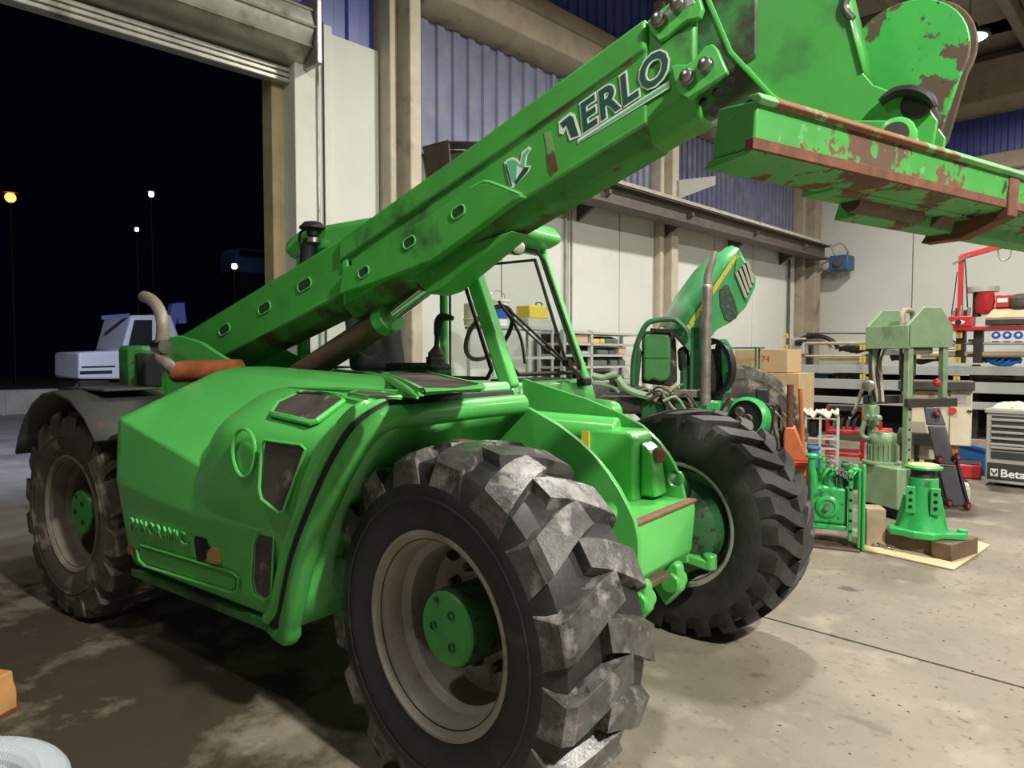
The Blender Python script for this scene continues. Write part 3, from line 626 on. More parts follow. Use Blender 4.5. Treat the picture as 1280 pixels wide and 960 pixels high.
# lower bracket and lift cylinder
MB().prism(PY(-.16, [(470,350),(560,312),(640,288),(600,322),(552,362),(535,368),(520,352)]), (0,.16,0)).build('lift_bracket', M['greenboom'], th, bevel=.01)
c0 = at(360,478,'y',-.06); c1 = at(485,398,'y',-.06); c2 = at(545,352,'y',-.06)
MB().cyl(c0, c1, .075, 20).build('lift_cylinder', M['brown'], th, bevel=.004)
dd = (c1-c0).normalized()
MB().cyl(c1-dd*.05, c1+dd*.03, .088, 22).build('cylinder_gland', M['green'], th, bevel=.006)
MB().cyl(c1, c2, .038, 18).build('cylinder_rod', M['chrome'], th)
MB().cyl(c2+V((0,-.09,.0)), c2+V((0,.09,.0)), .055, 18).build('rod_eye', M['brown'], th)
# boom lettering and emblem
bx = V((1,0,.372)).normalized(); bz = V((-.372,0,1)).normalized()
p0 = at(727,166,'y',-.2045); p1 = at(829,112,'y',-.2045)
wl_ = (p1-p0).length
MT = frame(p0, bx, bz)
text_mesh('boom_letters_outline', 'ERLO', .160, .001, M['white'], th, frame(p0+V((0,.0015,0)), bx, bz), offset=.011, shear=.25, xs=1.0, space=1.12)
text_mesh('boom_letters', 'ERLO', .160, .0015, M['darkgreen'], th, frame(p0, bx, bz), offset=.004, shear=.25, xs=1.0, space=1.12)
def pan(pts, y, nm, mt, tk=.002): return MB().prism(PY(y, pts), (0,tk,0)).build(nm, M[mt], th)
pan([(698,152),(713,140),(718,142),(727,170),(712,176),(707,160),(704,168),(699,167)], -.2035, 'letter_remnant_outline', 'white')
pan([(700,154),(712,144),(716,146),(723,169),(714,172),(708,156),(704,160)], -.2050, 'letter_remnant', 'darkgreen')
pan([(722,174),(836,101),(837,110),(722,180)], -.2030, 'underline_border', 'white'); pan([(724,176),(834,104),(835,108),(724,178)], -.2045, 'underline', 'mint')
pan([(630,203),(634,199),(641,196),(646,198),(650,203),(652,190),(661,183),(664,186),(659,194),(657,207),(664,207),(661,214),(642,235),(637,234)], -.2040, 'emblem_outline', 'white')
pan([(634,202),(640,199),(645,201),(651,207),(654,192),(660,186),(662,188),(657,195),(655,210),(646,205),(645,228),(640,226)], -.2055, 'emblem', 'mint')
pan([(655,209),(661,209),(659,214),(645,231),(643,228)], -.2060, 'emblem_shadow', 'darkgreen'); pan([(631,205),(633,205),(640,232),(638,233)], -.2060, 'emblem_edge', 'darkgreen')
pan([(680,166),(688,163),(693,192),(690,188),(687,195),(684,190)], -.2026, 'scraped_mark', 'scrape')
pan([(683,192),(686,196),(688,190),(691,195),(693,189),(697,212),(692,214),(690,219),(686,213)], -.2032, 'rust_mark', 'rust')
# clamp plates and bolts at the boom nose
cp = MB().prism(PY(-.212, [(808,26),(830,8),(868,-22),(878,10),(874,22),(858,26),(842,38),(834,46),(824,52),(812,40)]), (0,.03,0)).build('clamp_plate', M['greenclean'], th, bevel=.006)
MB().prism(PY(-.214, [(818,24),(862,-8),(869,4),(835,20),(826,33)]), (0,.02,0)).build('shim_plate', M['galv'], cp, bevel=.003)
cq = MB().prism(PY(-.216, [(838,83),(846,80),(858,80),(868,74),(880,58),(890,54),(896,60),(909,90),(860,124),(846,116)]), (0,.03,0)).build('clamp_plate', M['greenclean'], th, bevel=.006)
for q, pr in [((824,25),cp),((848,6),cp),((860,97),cq),((883,82),cq)]:
    c = at(*q,'y',-.216)
    MB().lathe([(.030,0),(.030,.008),(.024,.010),(.024,.026),(.016,.032),(.002,.033)], c=c, ax=(0,-1,0), n=14).build('clamp_bolt', M['steel'], pr)
for q in [(880,128),(897,116),(913,102),(893,140)]:
    c = at(*q,'y',-.172); MB().lathe([(.018,0),(.018,.006),(.002,.007)], c=c+V((0,-.002,0)), ax=(0,-1,0), n=12).build('nose_hole', M['dark'], th)
# ------------------------------------------------ boom head
hpoly = PY(-.16, [(866,-60),(886,0),(914,66),(966,122),(1010,150),(1110,178),(1163,200),(1172,150),(1160,133),(1136,122),(1092,106),(1078,90),(1064,34),(1056,0),(1030,-110),(960,-150)])
hp_ = MB().prism(hpoly, (0,.025,0)).build('head_plate', M['green'], th, bevel=.004)
h2 = [p+V((0,.22,0)) for p in hpoly]; MB().prism(h2, (0,.025,0)).build('head_plate', M['green'], th, bevel=.004)
e = hpoly[0:5]
MB().loft([[p+V((0,-.012,0)) for p in e],[p+V((0,.24,0)) for p in e]], False).build('head_web', M['greenclean'], th, solid=.018, bevel=.003)
e = hpoly[11:15]
MB().loft([[p+V((0,-.004,0)) for p in e],[p+V((0,.24,0)) for p in e]], False).build('head_web', M['green'], th, solid=.012)
# round cam plates
def cam_plate(y, tk, mt, nm, dx=0):
    c = at(1130,72,'y',y); R_ = .192; pts = []
    for k in range(25):
        a = math.radians(200 - k*230/24); pts.append(c + V((math.cos(a)*R_+dx, 0, math.sin(a)*R_)))
    pts += [p+V((dx,0,0)) for p in PY(y, [(1172,178),(1150,205),(1090,190),(1078,110)])]
    return MB().prism(pts, (0,tk,0)).build(nm, M[mt], th, bevel=.004)
cam_plate(.075, .03, 'greenworn', 'cam_plate'); cam_plate(.20, .03, 'brown', 'cam_plate', .03)
o = MB().cyl(at(1145,130,'y',-.17), at(1145,130,'y',-.17)+V((0,.3,0)), .045, 18).build('head_pin', M['black'], th, bevel=.006)
MB().tube([at(*q,'y',-.175) for q in [(1100,128),(1118,116),(1140,114),(1160,122),(1168,134)]], [.012,.018,.02,.018,.010], 8).build('hose_bundle', M['black'], th)
MB().tube([at(*q,'y',-.16) for q in [(1062,-10),(1056,10),(1066,24)]], .012, 8).build('grease_pipe', M['steel'], th)
# ------------------------------------------------ attachment carriage (turned a little against the boom)
cd_ = V((.355,.935,0)).normalized(); cn = V((.935,-.355,0))        # along the bar, towards the front
L0 = CAM + ray(941,184)*1.70; L0.z = at(941,184,'x',L0.x).z
ca = thing('attachment_carriage', '', '')
bpy.data.objects.remove(ca)
def cpt(a, b, h): return L0 + cd_*a + cn*b + V((0,0,h))
def cbar(prof, a0, a1, nm, mt, bev=.006, par=th):
    return MB().loft([[cpt(a0,b,h) for b,h in prof],[cpt(a1,b,h) for b,h in prof]]).build(nm, M[mt], par, bevel=bev)
tb = cbar([(0,0),(.012,.112),(-.11,.125),(-.13,0)], 0, 2.05, 'carriage_bar', 'greenrust')
cbar([(.016,.098),(.030,.110),(.018,.126),(-.02,.128)], -.004, 2.05, 'carriage_lip', 'lipmix', .004, tb)
cbar([(.003,-.004),(.006,.024),(-.02,.024),(-.02,-.006)], -.004, 2.05, 'carriage_wear_edge', 'rust', .002, tb)
cbar([(-.02,-.012),(.0,-.002),(-.14,.002),(-.16,-.02)], .0, 2.05, 'carriage_flange', 'greenrust')
def con(px, py, b_):               # onto the upright plane b_ behind the bar: distance along it and height
    d = ray(px, py); o = L0 + cn*b_; t_ = (o-CAM).dot(cn)/d.dot(cn); q = CAM + d*t_ - o; return q.dot(cd_), q.z
a0, h0 = con(1026,226,-.14); a1, h1 = con(1052,268,-.20)
cbar([(-.10,h0-.035),(-.09,h0+.045),(-.19,h0+.045),(-.21,h0-.035)], a0, 2.05, 'carriage_bar', 'greenrust')
cbar([(-.17,h1-.008),(-.15,h1+.062),(-.22,h1+.075),(-.25,h1-.008)], a1+.03, 2.05, 'carriage_bar', 'greenrust')
q0 = cpt(a1,-.165,h1+.035); q1 = cpt(a1+.36,-.165,h1+.035); MB().tube([q0, q0+cd_*.02, q1], [.026,.036,.036], 14).build('carriage_rod', M['brown'], th)
MB().prism([cpt(a0-.10,-.03,.0),cpt(a0-.02,-.03,.0),cpt(a0+.10,-.16,h0+.02),cpt(a0+.02,-.18,h0+.02)], V((0,0,.03))).build('carriage_brace', M['greenworn'], th, bevel=.004)
for a in (a0+.34, a0+.66): MB().prism([cpt(a,-.03,.0),cpt(a,-.08,h0),cpt(a,-.16,h1),cpt(a,-.24,h1+.02),cpt(a,-.16,.08)], cd_*.10).build('carriage_rib', M['brown'], th, bevel=.004)
ae, he = con(1256,270,.0)
MB().prism([cpt(ae,.015,.10),cpt(ae,.01,-.03),cpt(ae,-.14,h1-.03),cpt(ae,-.28,h1-.03),cpt(ae,-.16,.1)], cd_*.07).build('carriage_end_plate', M['rust'], th, bevel=.004)
hk = [at(*q,'y',-.22) for q in [(1040,150),(1085,150),(1128,150),(1140,156),(1150,180),(1156,196),(1120,190)]]
hkp = MB().prism(hk, (0,.03,0)).build('hook_ear', M['green'], th, bevel=.005)
c = at(1136,166,'y',-.225); MB().lathe([(.055,0),(.055,.035),(.045,.04)], c=c+V((-.03,0,-.01)), ax=(0,-1,0), n=22).build('ear_boss', M['greenclean'], hkp); MB().cyl(c+V((-.03,-.045,-.01)), c+V((-.03,.25,-.01)), .038, 20).build('ear_pin', M['steel'], hkp)
# ------------------------------------------------ cab
def q3(x, y, z): return V((x, y, z))
CR, CL = .20, 1.02                          # right and left side of the cab
fb = -.72; ft = -1.06; zb = 1.33; ztp = 2.16; rb_ = -2.50
cabm = MB()
# lower body
MB().prism([(-.66,CR,.80),(-.66,CR,1.24),(-.70,CR,1.34),(rb_,CR,1.34),(rb_,CR,.80)], (0,CL-CR,0)).build('cab_body', M['greenclean'], th, bevel=.02)
pill = MB()
def pillar(nm, pts, wd, hd_=.05, up=(0,1,0)):
    m = MB()
    for a, b in zip(pts, pts[1:]): m.bar(a, b, hd_, wd, up)
    return m.build(nm, M['greenclean'], th, bevel=.014, seg=3)
pillar('cab_pillar', [q3(fb+.01,CR+.02,zb-.02), q3(ft,CR+.02,ztp)], .075, .085)
pillar('cab_pillar', [q3(fb+.01,CL-.02,zb-.04), q3(ft,CL-.02,ztp)], .05, .05)
pillar('cab_pillar', [q3(rb_,CR+.03,zb), q3(rb_,CR+.03,ztp)], .06, .06)
pillar('cab_pillar', [q3(rb_,CL-.03,zb), q3(rb_,CL-.03,ztp)], .06, .06)
pillar('cab_pillar', [q3(-1.9,CL-.03,zb), q3(-1.9,CL-.03,ztp)], .05, .05)
pillar('cab_header', [q3(ft-.02,CR,ztp), q3(ft-.02,CL,ztp)], .07, .07, (0,0,1))
MB().prism([(ft+.06,CR-.02,2.16),(ft+.16,CR-.02,2.20),(ft+.10,CR-.02,2.29),(-1.3,CR-.02,2.33),(-2.45,CR-.02,2.33),(-2.62,CR-.02,2.27),(-2.64,CR-.02,2.18),(-2.56,CR-.02,2.14),(-1.3,CR-.02,2.15)], (0,CL-CR+.04,0)).build('cab_roof', M['greenclean'], th, bevel=.04, seg=3)
# windows: glass with black rubber frame
def pane(nm, P, inset_=.03, tk=.006):
    P = [V(p) for p in P]; n = (P[1]-P[0]).cross(P[2]-P[0]).normalized()
    o = MB().prism(P, n*tk).build(nm, M['glass'], th)
    MB().tube(P+[P[0],P[1]], .012, 6, False).build('window_seal', M['seam'], o); return o
def wsp(y, t): return q3(fb+.012+(ft-fb)*t, y, zb+.02+(ztp-zb-.02)*t)
ws = pane('windscreen', [wsp(CR+.10,.04),wsp(CL-.09,.04),wsp(CL-.06,.10),wsp(CL-.05,.90),wsp(CL-.10,.97),wsp(CR+.12,.97),wsp(CR+.07,.92),wsp(CR+.06,.10)])
pane('side_window', [q3(fb-.16,CR+.03,1.36),q3(fb-.13,CR+.03,1.41),q3(ft-.07,CR+.03,2.10),q3(-2.50,CR+.03,2.10),q3(-2.50,CR+.03,1.40),q3(-2.45,CR+.03,1.36)])
pane('side_window', [q3(fb-.1,CL-.02,1.30),q3(ft-.05,CL-.02,2.10),q3(-1.85,CL-.02,2.10),q3(-1.85,CL-.02,1.30)])
pane('rear_window', [q3(rb_,CR+.08,1.40),q3(rb_,CL-.08,1.40),q3(rb_,CL-.08,2.08),q3(rb_,CR+.08,2.08)])
# wiper
wa = lambda y, t, o=.035: wsp(y, t)+V((o,0,.012))
wp = MB().tube([wa(.86,-.02),wa(.80,.05),wa(.62,.22),wa(.36,.46)], [.016,.012,.008,.007], 8).build('wiper_arm', M['black'], th)
MB().tube([wa(.83,-.02),wa(.76,.07),wa(.58,.20),wa(.34,.43)], .006, 6).build('wiper_rod', M['black'], wp)
MB().tube([wa(.31,.52,.02),wa(.40,.30,.02),wa(.36,.10,.02)], .009, 6).build('wiper_blade', M['black'], wp)
MB().cyl(wa(.73,.10,.03),wa(.73,.10,.075),.022,10).build('wiper_joint', M['black'], wp)
MB().obox(wa(.88,-.04,.03), (.06,.09,.05)).build('wiper_motor', M['black'], wp, bevel=.012)
MB().box(-.656,-.650,CR+.03,CR+.13,1.25,1.31).build('paper_label', M['label'], th)
c = at(648,310,'x',-.93)
MB().lathe([(.035,0),(.040,.06),(.044,.065)], c=c-V((.05,-.03,0)), ax=(.8,-.6,0), n=20).build('work_lamp', M['black'], th)
MB().lathe([(.039,.0),(.03,.010),(.002,.012)], c=c+V((.012,-.016,0)), ax=(.8,-.6,0), n=20).build('work_lamp_lens', M['lens'], th)
# inside the cab: seat, joystick, console, steering wheel
st = MB().obox((-1.95,.62,1.32),(.5,.5,.12)).build('seat', M['seat'], th, bevel=.04, seg=3)
MB().obox((-2.22,.62,1.68),(.12,.46,.62), Matrix.Rotation(-.15,3,'Y')).build('backrest', M['seat'], th, bevel=.05, seg=3)
MB().obox((-2.30,.62,2.04),(.10,.26,.16)).build('headrest', M['seat'], th, bevel=.04, seg=3)
MB().box(-1.75,-1.30,.27,.42,1.34,1.44).build('console', M['seat'], th, bevel=.03)
MB().lathe([(.06,0),(.055,.03),(.06,.045),(.045,.06),(.05,.075),(.03,.10),(.016,.12),(.016,.22)], c=(-1.36,.33,1.42), ax=(.1,0,1), n=16).build('joystick_boot', M['black'], th)
MB().tube([(-1.34,.33,1.60),(-1.33,.33,1.68),(-1.30,.33,1.71),(-1.22,.33,1.70)], [.022,.028,.026,.014], 10).build('joystick_grip', M['black'], th)
MB().tube([V((-1.18,.62,1.62))+V((math.sin(a)*.10,math.cos(a)*.19,math.sin(a)*.16)) for a in [2*PI*k/24 for k in range(25)]], .014, 8, False).build('steering_wheel', M['black'], th)
MB().cyl((-.98,.62,1.30),(-1.17,.62,1.61),.03,10).box(-1.0,-.80,.4,.9,1.26,1.35).build('dashboard', M['seat'], th, bevel=.02)
# breather and filler behind the boom
bp_ = PY(.14, [(383,348),(385,318),(388,300)])
MB().tube(bp_, [.05,.05,.045], 14).build('breather_hose', M['black'], th)
ct = at(391,289,'y',.14)
MB().lathe([(.035,-.03),(.04,.0),(.05,.01),(.085,.015),(.085,.025),(.055,.055),(.01,.065)], c=ct, ax=(0,0,1), n=22).build('breather_cap', M['black'], th)
MB().lathe([(.05,-.075),(.05,-.045)], c=ct, ax=(0,0,1), n=18).build('breather_clamp', M['steel'], th)
MB().tube([ct+V((.0,.0,.02)), ct+V((-.10,-.02,.0)), ct+V((-.10,-.02,-.10)), ct+V((-.03,0,-.16))], .009, 6).build('cap_strap', M['black'], th)
# ------------------------------------------------------------------ things around the hall
M['pressg'] = mat('press_green_enamel', (.20,.30,.17), .5, var=.12, vs_=6, spots=[((.13,.20,.11), 4, .60, .1, .6), ((.12,.08,.05), 14, .73, .02, .8)])
M['pressd'] = mat('press_dark_steel', (.06,.055,.045), .5, .4, var=.2, vs_=9)
M['beige'] = mat('beige_machine_paint', (.55,.50,.38), .6, var=.1, vs_=4, spots=[((.30,.22,.13), 5, .63, .08, .8)])
M['wood'] = mat('oiled_timber', (.13,.085,.05), .8, var=.25, vs_=7, spots=[((.03,.022,.015), 5, .58, .12, .6)])
M['woodpale'] = mat('pale_timber', (.36,.28,.18), .8, var=.2, vs_=7)
M['card'] = mat('cardboard', (.50,.36,.20), .85, var=.08, vs_=6, spots=[((.38,.27,.15), 3, .60, .15, .9)])
M['cardfloor'] = mat('cardboard_sheet', (.52,.42,.26), .85, var=.1, vs_=5, spots=[((.28,.21,.12), 4, .62, .12, .7)])
M['jdg'] = mat('gear_green_paint', (.035,.38,.10), .35, var=.12, vs_=8, spots=[((.02,.13,.04), 8, .64, .06, .5)], coat=.2)
M['jdd'] = mat('tractor_dark_green', (.020,.115,.040), .5, var=.15, vs_=6)
M['jdh'] = mat('tractor_hood_green', (.070,.36,.13), .28, var=.06, vs_=4, coat=.5)
M['jdpale'] = mat('tractor_hose_green', (.22,.34,.20), .6, var=.15)
M['stripe'] = mat('yellow_stripe', (.62,.52,.06), .4, spots=[((.10,.34,.10), 30, .58, .02, .4)])
M['grease'] = mat('greasy_castings', (.05,.042,.034), .55, .2, var=.4, vs_=12, spots=[((.22,.19,.14), 14, .60, .06, .7)])
M['hose'] = mat('hose_khaki', (.30,.26,.18), .6, var=.2, vs_=20)
M['stack'] = mat('stack_steel', (.26,.23,.20), .45, .5, var=.25, vs_=8)
M['red'] = mat('red_paint', (.50,.025,.030), .4, var=.1, vs_=6)
M['orange'] = mat('orange_rust_paint', (.46,.12,.035), .6, var=.2, vs_=7, spots=[((.12,.05,.03), 6, .62, .08, .8)])
M['blueplastic'] = mat('blue_plastic', (.035,.16,.50), .4)
M['shelf'] = mat('shelf_grey', (.42,.43,.41), .5, var=.08, vs_=3)
M['shelfbeam'] = mat('rack_beam', (.36,.39,.38), .5, var=.1, vs_=3)
M['shelfback'] = mat('shelf_shadow_board', (.16,.14,.14), .8)
M['bin'] = mat('grey_green_bin', (.10,.13,.105), .5, var=.15)
M['yellowp'] = mat('yellow_plastic', (.65,.50,.06), .5)
M['tan'] = mat('tan_tube', (.45,.36,.24), .6, var=.15)
M['cart'] = mat('cart_grey', (.33,.33,.30), .45, var=.06)
M['cartdark'] = mat('cart_dark_panel', (.035,.045,.042), .4)
M['cloth'] = mat('rag_cloth', (.62,.57,.46), .9, var=.15, vs_=9, spots=[((.25,.20,.15), 12, .64, .05, .9)])
M['pan'] = mat('pan_aluminium', (.50,.48,.42), .45, .3)
M['jerry'] = mat('jerrycan_plastic', (.60,.58,.50), .4, var=.1)
M['hosew'] = mat('pale_spiral_hose', (.44,.50,.54), .35)
M['truckw'] = mat('truck_white', (.55,.56,.62), .5)
M['sign'] = mat('sign_white', (.75,.75,.75), .5); M['signb'] = mat('sign_blue', (.02,.10,.42), .4)
KH = lambda px, py, pz=0: at(px, py, 'z', pz)
def camdir(px):                    # horizontal viewing direction through a column of the frame
    d = ray(px, 444); return math.atan2(d.y, d.x)
# --- cardboard sheet, baulks, axle housing
P = PZ(0.004, [(1070,686),(1120,697),(1192,713),(1215,698),(1238,682),(1190,668),(1140,660)])
tag(MB().prism(P, (0,0,.008)).build('cardboard_sheet', M['cardfloor']), 'flattened cardboard sheet on the floor under the timber blocks', 'cardboard')
def baulk(p, q, wd, h, z0, lab, m_='wood'):
    p = V(p); q = V(q); c = (p+q)/2; a = math.atan2(q.y-p.y, q.x-p.x); L = (q-p).length
    o = MB().box(-L/2, L/2, -wd/2, wd/2, 0, h).build('timber_block', M[m_], None, bevel=.006); o.location = (c.x, c.y, z0); o.rotation_euler = (0,0,a); return tag(o, lab, 'timber', 'timber blocks')
ah = at(1152, 690, 'z', 0); k = (ah-CAM).dot(_fw)/FPX; ry = camdir(1152) - PI/2
rx_ = V((math.cos(ry), math.sin(ry), 0)); fy_ = V((-math.sin(ry), math.cos(ry), 0))
def L2(o, a, b): return o + rx_*a + fy_*b
baulk(L2(ah,-.30,.06), L2(ah,.12,-.06), .12, .12, .012, 'long dark timber baulk under the left of the green axle housing')
baulk(L2(ah,.12,-.20), L2(ah,.30,.16), .14, .12, .012, 'short oily timber block under the right of the green axle housing')
t = thing('axle_housing', 'bright green cast axle housing with round yellow-topped flange standing on timber blocks', 'axle housing', ah+V((0,0,.132)), ry)
def ell(rx, ry_, z, n=24, cx=0, cy=0, ph=0): return [(cx+math.cos(2*PI*i/n+ph)*rx, cy+math.sin(2*PI*i/n+ph)*ry_, z) for i in range(n)]
MB().prism([(-.23,-.02,0),(-.215,-.11,0),(-.13,-.13,0),(-.05,-.18,0),(.08,-.18,0),(.14,-.10,0),(.28,-.05,0),(.29,.02,0),(.17,.05,0),(.10,.15,0),(-.09,.16,0),(-.19,.11,0)], (0,0,.055)).build('base_flange', M['jdg'], t, bevel=.012)
MB().loft([ell(.165,.15,.05), ell(.145,.135,.10), ell(.125,.12,.18), ell(.105,.105,.28), ell(.100,.100,.44)]).build('trunk', M['jdg'], t, bevel=.006, sharp=50)
for x0 in (-.115, .045):
    o = MB().prism([(x0,-.10,.18),(x0+.07,-.10,.18),(x0+.065,-.105,.38),(x0+.005,-.105,.38)], (0,-.03,0)).build('bolt_lug', M['jdg'], t, bevel=.006)
    for z in (.23,.28,.335): MB().cyl((x0+.035,-.1365,z),(x0+.035,-.130,z),.014,12).build('lug_hole', M['dark'], o)
MB().prism([(.10,-.03,.06),(.165,-.03,.06),(.12,-.03,.30),(.10,-.03,.30)], (0,.05,0)).build('rib', M['jdg'], t, bevel=.005)
MB().prism([(-.10,-.03,.06),(-.18,-.03,.06),(-.13,-.03,.30),(-.10,-.03,.30)], (0,.05,0)).build('rib', M['jdg'], t, bevel=.005)
MB().cyl((.255,-.01,.02),(.255,-.01,.075),.035,14).build('ear_boss', M['jdg'], t, bevel=.004)
MB().lathe([(.092,.44),(.085,.46),(.085,.50),(.095,.505)], ax=(0,0,1), n=24).build('oil_seal', M['black'], t)
MB().lathe([(.125,.505),(.128,.520),(.10,.530)], ax=(0,0,1), n=30).build('flange_disc', M['jdg'], t)
MB().lathe([(.105,.5301),(.10,.537),(.03,.545)], ax=(0,0,1), n=30).build('flange_top', mat('yellow_primer', (.62,.55,.22), .6), t)
# chain on the cardboard
def chain(name, lab, p, q, z, n=9):
    r = thing(name, lab, 'chain', p)
    for i in range(n):
        c = (V(q)-V(p))*(i/(n-1)) + V((0,.012*math.sin(i*1.7),z)); a = math.atan2(q[1]-p[1], q[0]-p[0]); d = V((math.cos(a),math.sin(a),0)); s_ = V((-d.y,d.x,0)) if i % 2 else V((0,0,1))
        MB().tube([c + d*math.cos(2*PI*j/10)*.022 + s_*math.sin(2*PI*j/10)*.013 for j in range(11)], .005, 5, False).build('chain_link', M['steel'], r)
chain('chain', 'short steel chain lying on the cardboard sheet', KH(1083,682), KH(1113,689), .027)
# --- gear pump unit
gp = at(1046, 684, 'z', 0); gk = (gp-CAM).dot(_fw)/FPX; ga = camdir(1046) - PI/2
t = thing('gearbox_unit', 'bright green gearbox with drilled upright channel, pipes and chain on a steel plate', 'gearbox', gp, ga)
MB().box(-.22,.16,-.1,.34,0,.015).build('base_plate', M['brown'], t, bevel=.003)
MB().box(-.20,.07,.02,.28,.17,.46).build('gear_case', M['jdg'], t, bevel=.02)
MB().box(-.20,.07,.0,.28,.13,.17).build('case_foot', M['jdg'], t, bevel=.01)
ch = MB().box(.075,.105,-.03,.10,.06,.60).box(.14,.165,-.05,.0,.02,.62).build('upright_channel', M['jdg'], t, bevel=.006); ch['kind'] = 'stuff'; del ch['kind']
for z in (.14,.22,.30,.38,.46,.54): MB().cyl((.09,-.032,z),(.09,-.028,z),.012,10).build('channel_hole', M['dark'], t)
MB().box(.165,.19,-.07,.03,0,.66).build('front_post', M['jdg'], t, bevel=.012)
MB().lathe([(.085,0),(.085,.02),(.07,.03),(.055,.032),(.05,.02),(.03,.02)], c=(-.07,.02,.31), ax=(0,-1,0), n=28).build('bearing_cover', M['jdg'], t)
MB().cyl((-.07,0,.31),(-.07,-.05,.31),.022,14).build('shaft_end', M['steel'], t)
for a in range(6): MB().lathe([(.009,0),(.009,.012)], c=(-.07+.115*math.cos(a*PI/3+.3),.02,.31+.115*math.sin(a*PI/3+.3)), ax=(0,-1,0), n=6).build('case_bolt', M['jdg'], t)
MB().tube([(-.17,.06,.45),(-.175,.06,.52),(-.19,.06,.60),(-.19,.06,.68)], [.035,.03,.028,.03], 12).build('filler_neck', M['jdg'], t)
MB().lathe([(.045,0),(.045,.02),(.03,.03)], c=(-.19,.06,.68), ax=(0,0,1), n=16).build('filler_cap', M['jdg'], t)
for i, (x, y, z0, z1, r) in enumerate([(-.05,.10,.46,.62,.04),(.02,.06,.46,.58,.03),(-.12,.16,.46,.70,.03),(.05,.14,.46,.66,.035),(.12,.08,.45,.64,.035)]):
    MB().lathe([(r,z0),(r,z1-.03),(r*.7,z1-.02),(r*.6,z1)], c=(x,y,0), ax=(0,0,1), n=12).build('valve_body', M['jdg'] if i % 2 == 0 else M['jdd'], t, bevel=.003)
for i in range(5): MB().tube([(-.12+.05*i,.05,.50+.02*i),(-.10+.05*i,.0,.56),(-.06+.05*i,.03,.60),(-.03+.05*i,.08,.55)], .010, 7).build('oil_pipe', M['jdg'] if i != 2 else M['grease'], t)
for i in range(7): 
    c = V((-.10+.03*i, -.01, .68-.022*i)); MB().tube([c+V((math.cos(2*PI*j/10)*.018, .01*math.sin(i), math.sin(2*PI*j/10)*.024)) for j in range(11)], .006, 5, False).build('chain_link', M['steel'], t)
baulk(L2(gp,.17,.20), L2(gp,.30,.24), .18, .30, .001, 'upright pale timber block beside the green gearbox', 'woodpale')
# --- hydraulic press (stands corner-on)
pc = at(1130, 652, 'z', 0); pa = camdir(1132) - PI/4
t = thing('hydraulic_press', 'sage green hydraulic workshop press with gabled head, motor and oil tank', 'press', pc, pa)
head = [(0,0,1.555),(.50,0,1.555),(.50,0,1.74),(.36,0,1.915),(.17,0,1.915),(0,0,1.755)]
MB().prism(head, (0,.03,0)).build('head_gable', M['pressg'], t, bevel=.005)
MB().prism([(a,b+.47,c) for a,b,c in head], (0,.03,0)).build('head_gable', M['pressg'], t, bevel=.005)
MB().box(-.004,.03,.0,.50,1.545,1.755).build('head_front', M['pressg'], t, bevel=.005)
MB().box(.47,.50,.03,.47,1.555,1.74).build('head_back', M['pressg'], t, bevel=.005)
MB().box(.03,.47,.03,.47,1.58,1.60).build('head_floor', M['pressg'], t)
MB().tube([(.15,.2,1.6),(.15,.22,1.86),(.25,.25,1.90),(.33,.28,1.85),(.35,.3,1.6)], .025, 8).build('hose_loop', M['hose'], t)
for x, y in ((.03,.02),(.03,.43),(.42,.02),(.42,.43)):
    o = MB().box(x,x+.055,y,y+.055,.0 if x < .3 else 1.10,1.56).build('post', M['pressg'], t, bevel=.005)
    for i in range(7 if x < .3 else 0): MB().cyl((x+.0275,y-.001,.55+i*.09),(x+.0275,y+.003,.55+i*.09),.012,8).build('post_hole', M['dark'], o)
MB().box(-.06,.36,.02,.50,.10,.47).build('oil_tank', M['pressg'], t, bevel=.012)
MB().box(-.02,.32,.06,.46,.02,.10).build('tank_foot', M['dark'], t)
MB().lathe([(.17,.47),(.17,.49),(.13,.495)], c=(.09,.36,0), ax=(0,0,1), n=26).build('motor_flange', M['pressg'], t)
mo = MB().lathe([(.115,.49),(.115,.66),(.12,.67),(.12,.74),(.10,.76),(.03,.765)], c=(.09,.36,0), ax=(0,0,1), n=26).build('motor', M['pressg'], t, sharp=50)
for i in range(20):
    a = 2*PI*i/20; MB().obox((.09+math.cos(a)*.122,.36+math.sin(a)*.122,.58),(.02,.006,.15), Matrix.Rotation(a,3,'Z')).build('cooling_fin', M['pressg'], mo)
MB().lathe([(.07,1.56),(.07,1.30),(.055,1.29),(.055,1.15)], c=(.25,.25,0), ax=(0,0,1), n=20).build('ram', M['pressd'], t)
MB().cyl((.1,.12,1.53),(.36,.12,1.53),.04,14).build('pull_back_spring', M['steel'], t)
MB().box(.0,.55,-.02,.03,1.02,1.10).build('press_table', M['pressd'], t, bevel=.005)
MB().box(.0,.55,.47,.52,1.02,1.10).build('press_table', M['pressd'], t, bevel=.005)
for i in range(4): MB().tube([(.02+.04*i,.46-.02*i,1.55),(.0+.04*i,.44,1.42),(-.02+.04*i,.40,1.25),(.02,.38-.03*i,1.05)], .014, 7).build('pressure_hose', M['hose'] if i % 2 else M['black'], t)
MB().tube([(-.02,.44,1.28),(-.05,.5,1.10),(-.02,.58,.98),(.02,.66,.92)], .018, 8).build('control_lever', M['steel'], t)
MB().lathe([(.055,0),(.055,.04),(.045,.045)], c=(-.03,.42,1.20), ax=(-.7,-.7,0), n=20).build('pressure_gauge', M['steel'], t)
vb = MB().box(-.03,.06,.36,.50,.82,1.02).build('valve_block', M['pressg'], t, bevel=.02)
for i in range(3): MB().cyl((-.05,.30+.06*i,.90),(.0,.30+.06*i,.90),.028,12).build('valve_knob', M['pressg'], vb)
